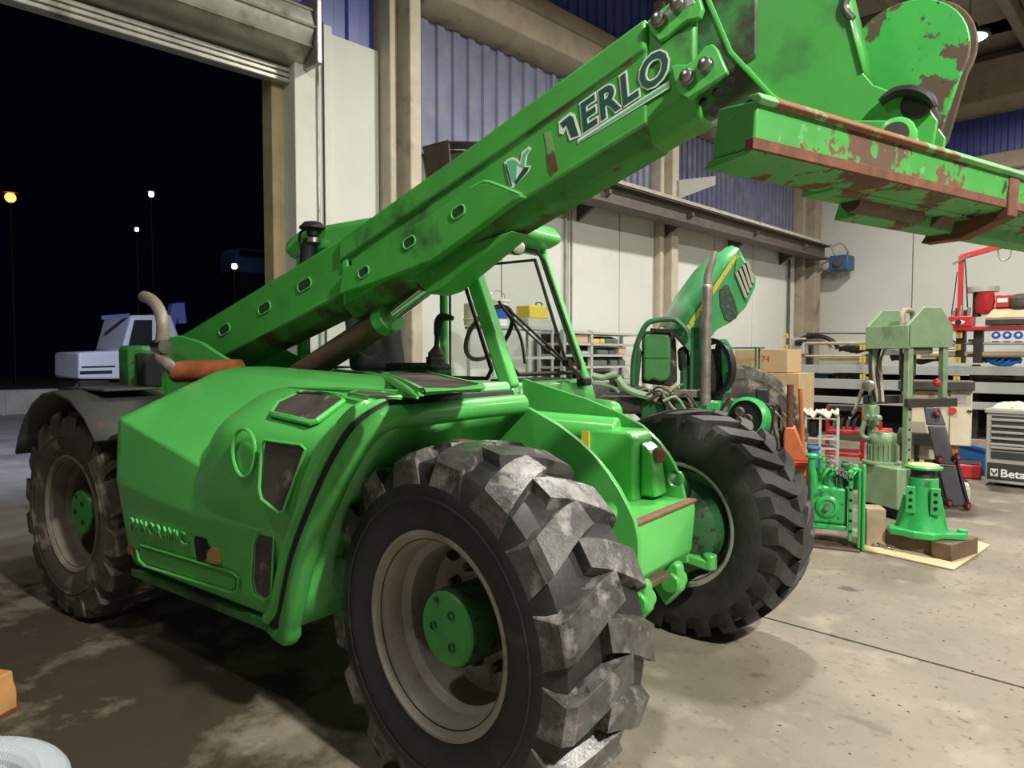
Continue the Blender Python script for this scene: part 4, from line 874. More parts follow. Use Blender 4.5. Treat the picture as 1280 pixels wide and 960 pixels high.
MB().tube([(-.04,.44,.86),(-.06,.46,.74),(-.02,.42,.70),(.0,.34,.74)], .022, 8).build('bent_pipe', M['pressg'], vb)
MB().sphere((.36,.03,1.24),.035).build('red_knob', M['red'], t)
MB().box(.0,.02,.2,.24,.02,.08).build('drain_tap', M['pressd'], t)
# --- beige machine behind the press
bc = at(1160, 628, 'z', 0) + V((.0,.35,0)); ba = camdir(1165) - PI/2
bk = (bc-CAM).dot(_fw)/FPX
t = thing('milling_machine', 'beige machine column with grey control box and dark bench behind the press', 'machine', bc, ba)
def bx2(px): return (px-1160)*bk
zz = lambda py: CAM.z + (444-py)*bk
MB().box(bx2(1128),bx2(1176),0,.45,zz(575)+.0,zz(488)).build('column', M['beige'], t, bevel=.015)
MB().box(bx2(1176),bx2(1199),-.02,.3,zz(555),zz(487)).build('control_box', M['beige'], t, bevel=.01)
MB().box(bx2(1181),bx2(1193),-.025,-.015,zz(503),zz(490)).build('control_panel', M['shelf'], t, bevel=.002)
for q in (1195, 1197.5): MB().cyl((bx2(q),-.035,zz(512)),(bx2(q),-.02,zz(512)),.012,10).build('knob', M['black'], t)
MB().lathe([(.035,0),(.035,.02)], c=(bx2(1179),-.02,zz(512)), ax=(0,-1,0), n=16).build('stop_button', M['red'], t)
MB().box(bx2(1120),bx2(1201),-.10,.45,zz(487),zz(476)).build('table_slide', M['pressd'], t, bevel=.006)
MB().box(bx2(1120),bx2(1168),-.08,.5,zz(556),zz(541)).build('bench_top', M['pressd'], t, bevel=.006)
for q in (1126, 1142, 1164): MB().box(bx2(q)-.025,bx2(q)+.025,0,.05,0,zz(556)).build('bench_leg', M['pressd'], t)
MB().box(bx2(1150),bx2(1160),.1,.3,.35,zz(556)).build('wooden_side', M['woodpale'], t)
MB().box(bx2(1124),bx2(1170),.0,.4,.10,.14).build('bench_rail', M['pressd'], t)
# orange stand and rags near it
MB().box(bx2(1178),bx2(1186),.05,.12,.25,zz(530)).build('orange_post', mat('orange_post', (.60,.20,.02), .5), t)
# --- creeper leaning
cc = at(1196, 637, 'z', 0); cr = camdir(1190) - PI/2; ck = (cc-CAM).dot(_fw)/FPX
t = thing('mechanic_creeper', 'black mechanic creeper board with red castors leaning against the beige machine', 'creeper', cc, cr)
def lean(a, b, o=0): # a across, b up the board
    return V((-.235*b + a, .28*b+o, .03+.93*b))
def board(b0, b1, w0, w1, nm, mt, dx=0, o=0, tk=.04):
    P = [lean(dx-w0/2,b0,o),lean(dx+w0/2,b0,o),lean(dx+w1/2,b1,o),lean(dx-w1/2,b1,o)]
    return MB().prism(P, (0,tk,0)).build(nm, M[mt], t, bevel=.012)
M['creep'] = mat('black_vinyl', (.035,.036,.042), .45, var=.2)
board(.0,.40,.15,.16,'lower_pad','creep'); board(.41,.80,.16,.16,'middle_pad','creep'); board(.81,1.0,.17,.14,'head_rest','creep')
for sx in (-1,1): MB().bar(lean(sx*.095,.0,.03), lean(sx*.095,.45,.03), .025, .03).build('side_rail', M['black'], t, bevel=.004)
for a, b in ((-.06,.03),(.09,.02),(-.05,.46),(.11,.5),(.03,.94)):
    c = lean(a,b,-.03); MB().lathe([(.038,-.012),(.042,0),(.038,.012)], c=c, ax=(.8,-.6,0), n=16).build('castor', M['black'], t); MB().lathe([(.022,-.018),(.022,.018)], c=c, ax=(.8,-.6,0), n=12).build('castor_hub', M['red'], t)
# --- jerrycan
jc = at(1203, 634, 'z', 0) + fy_*.1; t = thing('jerrycan', 'white plastic jerrycan with black handle on the floor behind the creeper', 'jerrycan', jc, camdir(1203)-PI/2)
MB().box(-.075,.065,-.06,.06,0,.19).build('body', M['jerry'], t, bevel=.02, seg=3)
MB().prism([(-.07,-.05,.19),(.06,-.05,.19),(.04,-.04,.235),(-.055,-.04,.235)], (0,.09,0)).build('shoulder', M['sign'], t, bevel=.015)
MB().tube([(-.045,0,.235),(-.03,0,.255),(.02,0,.255),(.035,0,.235)], .012, 8).build('handle', M['black'], t)
MB().lathe([(.03,0),(.03,.018)], c=(.035,-.07,.03), ax=(0,-1,0), n=14).build('tap', M['red'], t)
# --- tool cart
cp0 = bl(1231, 606, 'z', 0); cs = cp0[1]
t = thing('tool_cart', 'grey roller tool cart with six thin drawers and dark lower panel', 'tool cart', B(cp0[0], cs, 0), WA)
kz = lambda py: bl(1234, py, 's', cs)[2]
zt, zm, zl0, zl1 = kz(514), kz(571), kz(577), kz(599)
MB().box(0,.95,0,.5,zl1,zt-.02).build('carcass', M['cart'], t, bevel=.008)
MB().box(-.02,.97,-.02,.52,zt-.02,zt+.03).build('top_tray', M['cart'], t, bevel=.01)
dy = [519,527.5,535.5,543,550.5,558,563.5]
for i in range(6):
    o = MB().box(.05,.90,-.012,.01,kz(dy[i+1] if i < 5 else 562)+.006,kz(dy[i])).build('drawer', M['cartdark'], t, bevel=.003)
    MB().box(.05,.90,-.03,-.008,kz(dy[i+1] if i < 5 else 562)+.02,kz(dy[i+1] if i < 5 else 562)+.048).build('drawer_handle', M['cart'], o, bevel=.006)
MB().box(.05,.90,-.012,.01,kz(572),kz(563.5)).build('deep_drawer', M['cartdark'], t, bevel=.003)
MB().box(.02,.93,-.014,.01,kz(598),kz(577.5)).build('lower_panel', M['cartdark'], t, bevel=.003)
MB().box(-.01,.96,-.02,.5,kz(602),kz(598.5)).build('bumper', M['cart'], t, bevel=.006)
for x in (.07,.88):
    for y in (.06,.44):
        o = MB().lathe([(.03,-.02),(.058,-.018),(.06,0),(.058,.018),(.03,.02)], c=(x,y,.06), ax=(1,0,0), n=22).build('caster', M['stack'], t); MB().box(x-.028,x+.028,y-.02,y+.03,.06,kz(602)).build('caster_fork', M['stack'], o)
zt2 = kz(594); TM = Matrix(((1,0,0,.145),(0,0,-1,-.0155),(0,1,0,zt2),(0,0,0,1)))
text_mesh('cart_lettering', 'Beta', .125, .001, M['sign'], t, TM, offset=.003, xs=1.05)
lg = MB().box(.052,.125,-.0165,-.0145,zt2,zt2+.085).build('cart_logo', M['sign'], t)
MB().tube([(.066,-.018,zt2+.07),(.07,-.018,zt2+.045),(.0885,-.018,zt2+.035),(.107,-.018,zt2+.045),(.111,-.018,zt2+.07)], .008, 6).build('wrench_mark', M['cartdark'], lg); MB().tube([(.0885,-.018,zt2+.035),(.0885,-.018,zt2+.008)], .008, 6).build('wrench_mark', M['cartdark'], lg)
# rags on the cart
rg = MB(); n = 22; grid = []
for i in range(n+1):
    row = []
    for j in range(n+1):
        u, v = i/n, j/n; e = math.sin(PI*u)*math.sin(PI*v)
        h = e**.5*(.055+.04*math.sin(7*u+3*v)+.035*math.sin(13*v-5*u)+.02*random.random())
        row.append((.03+u*.82+.02*math.sin(9*v), .04+v*.40+.015*math.sin(11*u), max(.003,h)))
    grid.append(row)
rg.loft(grid, False)
o = rg.build('rag_heap', M['cloth'], None, sharp=80); o.location = B(cp0[0], cs, zt+.031); o.rotation_euler = (0,0,WA); tag(o, 'crumpled pale rags lying on top of the tool cart', 'rags')
# --- rack along the end wall
RS = 10.2
rk = thing('storage_rack', 'long grey cantilever rack full of pipes and hoses along the back wall', 'rack', B(0, RS, 0), WA)
rb = lambda px, py: bl(px, py, 's', RS)
for py0, py1, x0, x1, mt_ in [(457,467.5,984,1400,'shelfbeam'),(476,489,996,1400,'shelfbeam'),(499.5,508.5,1003,1400,'shelfbeam'),(544,556,1120,1400,'woodpale')]:
    za, zb_ = rb(1150,py1)[2], rb(1150,py0)[2]
    MB().box(rb(x0,460)[0], rb(x1,460)[0], -.03,.03, za, zb_).build('rack_beam', M[mt_], rk, bevel=.005)
    MB().box(rb(x0,460)[0], rb(x1,460)[0], .03,.75, zb_-.06, zb_-.03).build('rack_shelf', M['shelfback'], rk)
MB().box(rb(990,460)[0], rb(1400,460)[0], .74,.78,.05,rb(1150,470)[2]).build('rack_shade_sheet', M['dark'], rk)  # dark sheet standing in for the deep shade between the lower beams
for px in (1001, 1085, 1213, 1300):
    a = rb(px,460)[0]; MB().box(a-.05,a+.05,.35,.45,0,1.90 if px < 1100 else 1.34).build('rack_post', M['pressd'], rk)
    for py in (425,443): MB().box(a-.03,a+.03,-.05,.40,rb(px,py)[2]-.03,rb(px,py)[2]+.01).build('rack_arm', M['pressd'], rk)
for i, (px, py, dg) in enumerate([(984,420,'1'),(984,434,'1'),(1080,434,'2'),(1080,449,'2'),(1080,471,'2'),(984,468,'1'),(1198,434,'3'),(1198,450,'3'),(1197,474,'3'),(1200,419,'3')]):
    p = rb(px,py); o = MB().box(p[0]-.045,p[0]+.045,-.065,-.055,p[2]-.045,p[2]+.045).build('rack_tag', M['yellowp'], rk)
    text_mesh('tag_number', dg, .075, .0005, M['black'], o, Matrix(((1,0,0,p[0]-.02),(0,0,-1,-.0662),(0,1,0,p[2]-.026),(0,0,0,1))))
def hallthing(o, lab, cat, s=RS, grp=None):
    o.location = B(0, s, 0); o.rotation_euler = (0,0,WA); return tag(o, lab, cat, grp)
def rod(px0, px1, py, r, mt_, lab, dy=.1, nm='pipe', grp='pipes on the rack'):
    a = rb(px0,py); b_ = rb(px1,py); return hallthing(MB().cyl((a[0],dy,a[2]),(b_[0],dy,b_[2]),r,10).build(nm, M[mt_]), lab, 'pipe', RS, grp)
rod(1008,1082,416.5,.012,'grease','thin dark rod along the top of the back rack',dy=.1); rod(1005,1083,429,.03,'tan','tan pipe lying on the upper rack arms left of the press')
rod(1150,1290,429.5,.022,'shelf','grey pipe on the upper rack arms right of the press'); rod(1150,1290,443,.045,'tan','thick tan pipe on the middle rack arms right of the press')
rod(985,1083,445,.02,'tan','long tan strip on the middle rack arms left of the press')
def arc_hose(cx, cy, r, lab, a0, a1, mt_, th_=.03, sx=1.6, dy=.2):
    c = rb(cx, cy); return hallthing(MB().tube([(c[0]+math.cos(a)*r*sx, dy, c[2]+math.sin(a)*r) for a in [a0+(a1-a0)*i/14 for i in range(15)]], th_, 8).build('hose', M[mt_]), lab, 'hose', RS, 'hoses on the rack')
arc_hose(1012,438,.26,'thick black hose arched over the left end of the rack',.1,2.5,'black',.04); arc_hose(1012,438,.19,'thinner grey hose arched under the thick black hose',.1,2.6,'stack',.025)
def bundle(px0, px1, py, lab, mt_, n=5, r=.022, amp=.03, dy=.25, nm='hose_bundle'):
    t_ = thing(nm, lab, 'hose', B(0,RS,0), WA); a = rb(px0,py); b_ = rb(px1,py)
    for i in range(n):
        MB().tube([(a[0]+(b_[0]-a[0])*j/8, dy+.05*math.sin(i+j*.8), a[2]+.02+r+amp*math.sin(i*1.3+j*.9)*math.sin(PI*j/8)+i*.012) for j in range(9)], r, 7).build('hose', M[mt_], t_)
bundle(1042,1080,441,'dark bundled hoses on the rack left of the press','black',5,.025,.04); bundle(1226,1272,456,'blue hose bundle on the rack right of the press','blueplastic',6,.03,.07)
bundle(1108,1170,453,'dark bundled cables on the rack behind the press posts','black',6,.03,.06); bundle(1208,1262,476,'sagging grey cables on the lower rack shelf','stack',5,.02,-.05)
def rackbox(px0, px1, py0, py1, mt_, lab, dy0=.1, dy1=.4, nm='box', cat='box', s=RS, bev=.012):
    a = bl(px0,py1,'s',s); b_ = bl(px1,py0,'s',s); o = MB().box(0,b_[0]-a[0],dy0,dy1,0,b_[2]-a[2]).build(nm, M[mt_], None, bevel=bev)
    o.location = B(a[0], s, a[2]); o.rotation_euler = (0,0,WA); return tag(o, lab, cat)
sc_ = rackbox(986,1003,422,445,'shelf','grey switch cabinet on the left end of the rack',.05,.3,'switch_cabinet','cabinet')
cw_ = rackbox(993,1001,425,432,'black','black window of the cabinet',-.0,.05,'cabinet_window','window')
cw_.location = Matrix.Rotation(-WA, 3, 'Z') @ (cw_.location - sc_.location); cw_.rotation_euler = (0,0,0); cw_.parent = sc_; del cw_['category']; del cw_['label']
rackbox(985,1000,438,444,'red','red metal part at the left end of the rack',-.10,.0,'red_part','part')
rackbox(1018,1076,446.5,456.5,'beige','grey-beige sheet lying on the rack left of the press',.2,.6,'sheet','sheet')
rackbox(1222,1252,474,477,'brown','brown part on the lower rack shelf',.2,.5,'brown_part','part'); rackbox(1254,1282,466,476,'card','cardboard sheet edge on the lower rack shelf',.3,.6,'cardboard','cardboard')
rackbox(1008,1030,468,476,'bluebox','dark blue case on the rack shelf behind the boxes',.2,.6,'case','case'); rackbox(1035,1065,467,476,'grease','greasy parts on the rack shelf left of the press',.2,.6,'parts','part')
rackbox(1100,1124,436,444,'stack','grey motor on the rack seen between the press posts',.1,.4,'motor','motor'); rackbox(1142,1168,441,449,'beige','pale motor on the rack right of the press ram',.1,.4,'motor','motor')
# --- red machine on top of the rack
p0 = rb(1187,414)
t = thing('jib_bench', 'red bench with small jib crane, pan and trays on top of the rack', 'workbench', B(p0[0],RS-.15,p0[2]), WA)
jx = lambda px: rb(px,400)[0]-p0[0]
jz = lambda py: rb(1200,py)[2]-p0[2]
MB().box(jx(1186),jx(1330),0,.7,0,jz(409)).build('tray', M['red'], t, bevel=.01)
tb_ = MB().box(jx(1188),jx(1217),-.01,.3,jz(409),jz(396)).build('tool_box', M['red'], t, bevel=.01)
MB().prism([(jx(1192),-.014,jz(403.5)),(jx(1197),-.014,jz(401.5)),(jx(1200),-.014,jz(400.5)),(jx(1204),-.014,jz(400.5)),(jx(1209),-.014,jz(402)),(jx(1209.5),-.014,jz(404)),(jx(1204),-.014,jz(406.5)),(jx(1199),-.014,jz(406.5))], (0,.004,0)).build('maker_plate', M['sign'], tb_)
MB().lathe([(.045,0),(.045,.004)], c=(jx(1201),-.016,jz(403.5)), ax=(0,-1,0), n=16).build('maker_disc', M['black'], tb_)
MB().box(jx(1197),jx(1203),.1,.17,jz(396),jz(320)).build('jib_post', M['red'], t, bevel=.005)
MB().bar((jx(1199),.135,jz(322)),(jx(1250),.135,jz(312)),.06,.08).build('jib_arm', M['red'], t, bevel=.005)
MB().bar((jx(1190),.1,jz(330)),(jx(1212),.1,jz(320)),.02,.025).build('jib_lever', M['stack'], t)
MB().tube([(jx(1205),.1,jz(325)),(jx(1207),.1,jz(345)),(jx(1210),.1,jz(385))], .01, 6).build('chain_fall', M['black'], t)
MB().tube([(jx(1196),.1,jz(340)),(jx(1193),.1,jz(370)),(jx(1190),.1,jz(392))], .008, 6).build('guy_wire', M['black'], t)
MB().lathe([(.21,0),(.215,.08),(.20,.08),(.19,.01)], c=(jx(1225),.3,jz(366)), ax=(0,0,1), n=28).build('round_pan', M['pan'], t)
MB().lathe([(.03,-.20),(.11,-.17),(.13,0),(.11,.16),(.04,.19)], c=(jx(1229),.25,jz(378)), ax=(.1,-.2,1), n=20).build('red_motor', M['red'], t)
MB().cyl((jx(1218),.3,jz(396)),(jx(1218),.3,jz(366)),.06,14).build('pan_stand', M['grease'], t)
lb = MB().box(jx(1243),jx(1260),.2,.5,jz(386),jz(371)).build('red_case', M['red'], t, bevel=.01); MB().box(jx(1245),jx(1258),.195,.2,jz(380),jz(375)).build('case_label', M['sign'], lb)
MB().box(jx(1235),jx(1330),-.05,.3,jz(408),jz(401)).build('drip_tray', M['pressd'], t, bevel=.01)
MB().prism([(jx(1235),-.04,jz(401)),(jx(1330),-.04,jz(401)),(jx(1330),.3,jz(387)),(jx(1240),.3,jz(387))], (0,0,.03)).build('wooden_lid', M['woodpale'], t, bevel=.006)
MB().lathe([(.05,0),(.17,.03),(.19,.10),(.15,.2),(.05,.22)], c=(jx(1274),.35,jz(388)), ax=(0,-.3,1), n=18).build('gear_cluster', M['grease'], t)
for i in range(5): MB().cyl((jx(1191+5*i),.12+.03*(i%2),jz(397)),(jx(1192+5*i),.12,jz(388-(i%3)*3)),.025,8).build('hand_tool', M['rust'] if i % 2 else M['steel'], t)
MB().tube([(jx(1245),.135,jz(313)),(jx(1247),.135,jz(326)),(jx(1253),.135,jz(330)),(jx(1260),.135,jz(326)),(jx(1262),.135,jz(313))], .012, 6).build('sling', M['pressg'], t)
for px in (1200, 1222): MB().box(jx(px)-.06,jx(px)+.06,.2,.32,-.5,0).build('bench_support', M['pressd'], t)
# --- signs on the end wall
for i, (px, lab) in enumerate([(1245,'white safety sign with blue disc, left of three under the red bench'),(1259,'white safety sign with blue disc, middle of three under the red bench'),(1273,'white safety sign with blue disc, right of three under the red bench'),(1190,'white safety sign with blue disc beside the press head')]):
    p = bl(px, 421 if i < 3 else 431, 's', S1-.01); t = thing('safety_sign', lab, 'sign', B(p[0],S1-.012,p[2]), WA, 'safety signs')
    MB().box(-.085,.085,-.004,.004,-.13,.12).build('sign_board', M['sign'], t); MB().lathe([(.075,0),(.075,.003)], c=(0,-.004,.03), ax=(0,-1,0), n=24).build('blue_disc', M['signb'], t); MB().lathe([(.03,0),(.03,.002)], c=(0,-.0072,.035), ax=(0,-1,0), n=14).build('pictogram', M['sign'], t); MB().box(-.06,.06,-.006,-.004,-.10,-.08).build('sign_text_bar', M['cartdark'], t)
# --- cardboard boxes, thin green frame
def carton(px0, px1, py0, py1, s, lab, dep=.5, txt=False):
    a = bl(px0,py1,'s',s); b_ = bl(px1,py0,'s',s); W_ = b_[0]-a[0]; H_ = bl(px0,py0,'s',s)[2]-a[2]
    t_ = thing('cardboard_box', lab, 'box', B(a[0],s,a[2]), WA, 'cardboard boxes behind the tractor')
    MB().box(0,W_,0,dep,0,H_).build('carton', M['card'], t_, bevel=.008); MB().box(W_/2-.025,W_/2+.025,-.002,dep,H_,H_+.002).build('packing_tape', M['tan'], t_)
    if txt: text_mesh('box_number', '74', .14, .0008, M['red'], t_, Matrix(((1,0,0,W_*.52),(0,0,-1,-.0015),(0,1,0,H_*.45),(0,0,0,1))))
    return t_
carton(918,984,437,464.5,8.2,'large cardboard box marked 74, topmost of the stack',.55,True); carton(918,999,465,512,8.2,'wide cardboard box under the box marked 74',.6); carton(918,985,513,585,8.2,'lowest cardboard box of the stack behind the tractor wheel',.6)
p = bl(917,585,'s',7.55); t = thing('steel_table', 'thin dark green steel frame table in front of the cardboard boxes', 'table', B(p[0],7.55,0), WA)
fz = bl(930,434,'s',7.55)[2]; fx = lambda px: bl(px,434,'s',7.55)[0]-p[0]
MB().box(fx(905),fx(945),0,.3,fz-.02,fz).build('top_frame', M['jdd'], t)
for q in (907,938,944): MB().bar((fx(q),.02 if q != 938 else .3,0),(fx(q),.02 if q != 938 else .3,fz),.02,.02).build('leg', M['jdd'], t)
MB().bar((fx(907),.02,fz-.45),(fx(944),.02,fz-.45),.02,.02).build('cross_bar', M['jdd'], t)
# --- wall shelf with bins
NS = -3.9
sf = lambda px, py: bl(px, py, 'n', NS)
s0 = sf(704,413)[1]; s1_ = sf(806,413)[1]; sp_ = sf(738,413)[1]; zs = sf(738,413)[2]
t = thing('bin_shelving', 'grey steel shelving with parts bins against the white wall beside the cab', 'shelf', B(NS,s0,0), WA)
L_ = s1_-s0
for yy in (0, sp_-s0, L_):
    MB().box(-.03,.03,yy-.02,yy+.02,0,zs).build('upright', M['shelf'], t); MB().box(-.43,-.39,yy-.02,yy+.02,0,zs).build('upright', M['shelf'], t)
lev = [zs-.02, sf(738,429)[2], sf(738,443)[2], sf(738,457.5)[2], sf(738,476)[2], .45, .12]
for z in lev: MB().box(-.43,.03,0,L_,z-.03,z).build('shelf_board', M['shelf'], t)
MB().box(-.435,-.43,0,L_*.62,.4,zs).build('back_sheet', M['shelfback'], t)
def shelf_item(nm, px, lv, w_, h_, mt_, lab, cat='bin'):
    s_ = sf(px,440)[1]; o = MB()
    if cat == 'bin': o.prism([(.0,0,0),(-.3,0,0),(-.3,0,h_),(-.12,0,h_),(.0,0,h_*.55)], (0,w_,0))
    else: o.box(-.3,0,0,w_,0,h_)
    ob = o.build(nm, M[mt_], None, bevel=.008); ob.location = B(NS,s_,lev[lv]+.001); ob.rotation_euler = (0,0,WA); return tag(ob, lab, cat, 'things in the bin shelving')
for px, lv, w_, h_, mt_, lab, cat in [(715,1,.14,.10,'card','small cardboard box left on the top shelf of the bin shelving','box'),(723,1,.20,.11,'card','wider cardboard box beside the upright on the top shelf','box'),(742,1,.13,.06,'yellowp','low yellow box left on the top shelf','box'),(751,1,.09,.06,'yellowp','small yellow box right on the top shelf','box'),(758,1,.13,.10,'bin','dark parts bin left of two on the top shelf','bin'),(766,1,.12,.10,'bin','dark parts bin right of two on the top shelf','bin'),
    (728,2,.2,.06,'shelf','grey tray on the second shelf','bin'),(748,2,.22,.09,'bin','wide dark bin on the second shelf','bin'),(762,2,.12,.05,'bluebox','small blue-grey case on the second shelf','box'),(774,2,.16,.10,'card','brown box at the right end of the second shelf','box'),
    (742,3,.14,.12,'bin','parts bin left of four on the third shelf','bin'),(750,3,.16,.12,'bin','parts bin second of four on the third shelf','bin'),(764,3,.15,.12,'bin','parts bin third of four on the third shelf','bin'),(775,3,.13,.12,'bin','parts bin right of four on the third shelf','bin'),(728,3,.08,.05,'orange','orange part on the third shelf','part'),
    (742,4,.13,.10,'bin','low parts bin left of four on the fourth shelf','bin'),(751,4,.14,.10,'bin','low parts bin second of four on the fourth shelf','bin'),(761,4,.15,.10,'bin','low parts bin third of four on the fourth shelf','bin'),(773,4,.14,.10,'bin','low parts bin right of four on the fourth shelf','bin')]:
    shelf_item('parts_bin' if cat == 'bin' else 'small_box', px, lv, w_, h_, mt_, lab, cat)
# --- parts stand seen through the windscreen
NB = -3.55; pb_ = lambda px, py: bl(px, py, 'n', NB)
t = thing('parts_stand', 'grey tube stand with tray seen through the windscreen', 'stand', B(NB,0,0), WA)
za = pb_(650,408)[2]; ya, yb_ = pb_(612,408)[1], pb_(690,408)[1]
MB().box(-.4,.05,ya,yb_,za-.03,za).build('top_tray', M['shelf'], t)
for yy in (ya+.03,yb_-.03):
    for xx in (-.37,.03): MB().cyl((xx,yy,0),(xx,yy,za),.018,8).build('leg', M['shelf'], t)
MB().bar((.03,ya,za-.35),(.03,yb_,za-.35),.03,.03).build('cross_bar', M['shelf'], t)
def onstand(px, nm, lab, cat): 
    t_ = thing(nm, lab, cat, B(NB-.15, pb_(px,408)[1], za+.001), WA); return t_
t = onstand(634,'paint_bucket','white plastic bucket with blue label seen through the windscreen','bucket')
MB().lathe([(.10,0),(.125,.26),(.135,.265),(.135,.29),(.13,.29)], ax=(0,0,1), n=26).build('bucket', M['sign'], t); MB().lathe([(.112,.08),(.124,.20)], ax=(0,0,1), n=26, cap=False).build('bucket_label', M['signb'], t); MB().tube([(0,-.13,.28),(0,-.09,.36),(0,0,.39),(0,.09,.36),(0,.13,.28)], .005, 6).build('handle', M['steel'], t)
t = onstand(678,'yellow_crate','yellow plastic crate on a grey case seen through the windscreen','crate')
MB().box(-.15,.12,-.20,.20,.0,.10).build('grey_case', M['shelf'], t, bevel=.01); MB().box(-.12,.10,-.16,.16,.101,.25).build('crate', M['yellowp'], t, bevel=.012); MB().tube([(0,.06,.25),(0,.06,.29),(0,.15,.29),(0,.15,.25)], .008, 6).build('handle', M['black'], t)
t = onstand(607,'cream_drum','cream drum beside the white bucket seen through the windscreen','drum')
MB().lathe([(.13,0),(.13,.22),(.11,.24),(.10,.24)], ax=(0,0,1), n=24).build('drum', M['beige'], t); MB().lathe([(.135,.05),(.14,.06),(.135,.07)], ax=(0,0,1), n=24, cap=False).build('drum_hoop', M['beige'], t)
# --- trolleys and pallet truck left of the press
def cloc(px, d): 
    q = CAM + V((math.cos(camdir(px)), math.sin(camdir(px)), 0))*d; q.z = 0; return q
def camthing(nm, px, d, lab, cat):
    t_ = thing(nm, lab, cat, cloc(px, d), camdir(px)-PI/2); kk = d/FPX*math.cos(math.atan((px-640)/FPX))**0
    dz = d*math.cos(math.atan((px-640)/FPX)); k1 = dz/FPX
    kx = k1*math.cos(math.atan((px-640)/FPX))
    return t_, (lambda q: (q-px)*kx), (lambda q: CAM.z + (444-q)*k1)
t, X, Z = camthing('red_trolley', 1058, 8.6, 'red two-shelf workshop trolley left of the press', 'trolley')
for z in (Z(536),Z(564)): MB().box(X(1034),X(1082),-.2,.25,z-.04,z).build('shelf', M['red'], t, bevel=.008)
for a in (1036,1080):
    for yy in (-.18,.22): MB().bar((X(a),yy,.02),(X(a),yy,Z(508)),.035,.035).build('leg', M['red'], t)
MB().box(X(1036),X(1080),-.1,.2,Z(513),Z(507)).build('dark_top', M['grease'], t)
for i in range(4): MB().tube([(X(1044+8*i),-.05,Z(536)),(X(1046+8*i),-.05,Z(525)),(X(1050+8*i),0,Z(518))], .02, 6).build('loose_part', M['grease'] if i % 2 else M['steel'], t)
t, X, Z = camthing('red_stand', 1104, 8.4, 'low red steel stand seen between the press posts', 'stand')
MB().box(X(1089),X(1118),-.2,.2,Z(541),Z(537)).build('top', M['red'], t, bevel=.006); MB().box(X(1100),X(1105),-.03,.03,.0,Z(528)).build('post', M['red'], t)
for a in (1090,1117): MB().bar((X(a),-.18,0),(X(a),-.18,Z(538)),.03,.03).build('leg', M['red'], t)
t, X, Z = camthing('grey_trolley', 1028, 7.6, 'grey wire trolley with rags on top between pallet truck and red trolley', 'trolley')
for z in (Z(521),Z(546),Z(558),Z(572)): MB().box(X(1008),X(1050),-.15,.2,z-.015,z).build('shelf', M['shelf'], t)
for a in (1027,1049):
    for yy in (-.14,.19): MB().bar((X(a),yy,0),(X(a),yy,Z(519)),.022,.022).build('leg', M['shelf'], t)
MB().bar((X(1009),-.14,0),(X(1009),-.14,Z(519)),.022,.022).build('leg', M['shelf'], t)
MB().box(X(1012),X(1026),-.1,.1,Z(545),Z(522)).build('dark_bag', M['black'], t, bevel=.03)
MB().loft([[(X(1003+46*i/12), -.16+.36*j/6, Z(517)+.03*math.sin(i*1.3+j)+.02*math.sin(i*2.7)) for i in range(13)] for j in range(7)], False).build('rag', M['cloth'], t, solid=.02, sharp=80)
t, X, Z = camthing('pallet_truck', 998, 6.15, 'orange pallet truck body with upright bars behind the far front wheel', 'pallet truck')
MB().prism([(X(981),0,Z(577)),(X(1013),0,Z(577)),(X(1012),0,Z(572)),(X(995),0,Z(535)),(X(984),0,Z(535)),(X(981),0,Z(545))], (0,.25,0)).build('body', M['orange'], t, bevel=.012)
MB().box(X(980),X(1014),-.04,.3,Z(583),Z(577)).build('skirt', M['red'], t, bevel=.006)
MB().cyl((X(988.5),.05,Z(540)),(X(988.5),.05,Z(481)),.026,12).build('upright_bar', M['rust'], t); MB().cyl((X(1006),.05,Z(570)),(X(1001),.05,Z(486)),.018,12).build('upright_bar', M['orange'], t)
MB().box(X(970),X(1010),.0,.5,.05,Z(583)).build('fork_base', M['orange'], t, bevel=.01)
for a in (978,1006): MB().lathe([(.08,-.03),(.085,0),(.08,.03)], c=(X(a),.1,.085), ax=(1,0,0), n=18).build('roller', M['black'], t)
t, X, Z = camthing('blue_canister', 1019, 6.6, 'small blue canister with dark lid beside the pallet truck', 'canister')
MB().box(-.06,.06,-.06,.06,0,Z(584)).build('stand', M['pressd'], t); MB().lathe([(.045,Z(584)),(.045,Z(562))], ax=(0,0,1), n=16).build('can', M['blueplastic'], t); MB().lathe([(.055,Z(562)),(.058,Z(560)),(.05,Z(558))], ax=(0,0,1), n=16).build('lid', M['bluebox'], t)
# red and blue crates on floor near the cart
t, X, Z = camthing('red_floor_tray', 1212, 10.2, 'red floor tray in front of the rack beside the tool cart', 'tray')
MB().box(X(1192),X(1230),-.2,.3,.0,.17).build('tray', M['red'], t, bevel=.02); MB().box(X(1194),X(1228),-.18,.28,.17,.18).build('tray_inside', M['pressd'], t)
t, X, Z = camthing('blue_bin', 1217, 10.45, 'sloping light blue bin behind the red floor tray', 'bin')
MB().prism([(X(1198),0,0),(X(1236),0,0),(X(1236),0,Z(562)),(X(1200),0,Z(554))], (0,.3,0)).build('bin', M['blueplastic'], t, bevel=.015); MB().bar((X(1198),-.02,Z(554)),(X(1237),-.02,Z(562)),.04,.03).build('rim', M['blueplastic'], t)
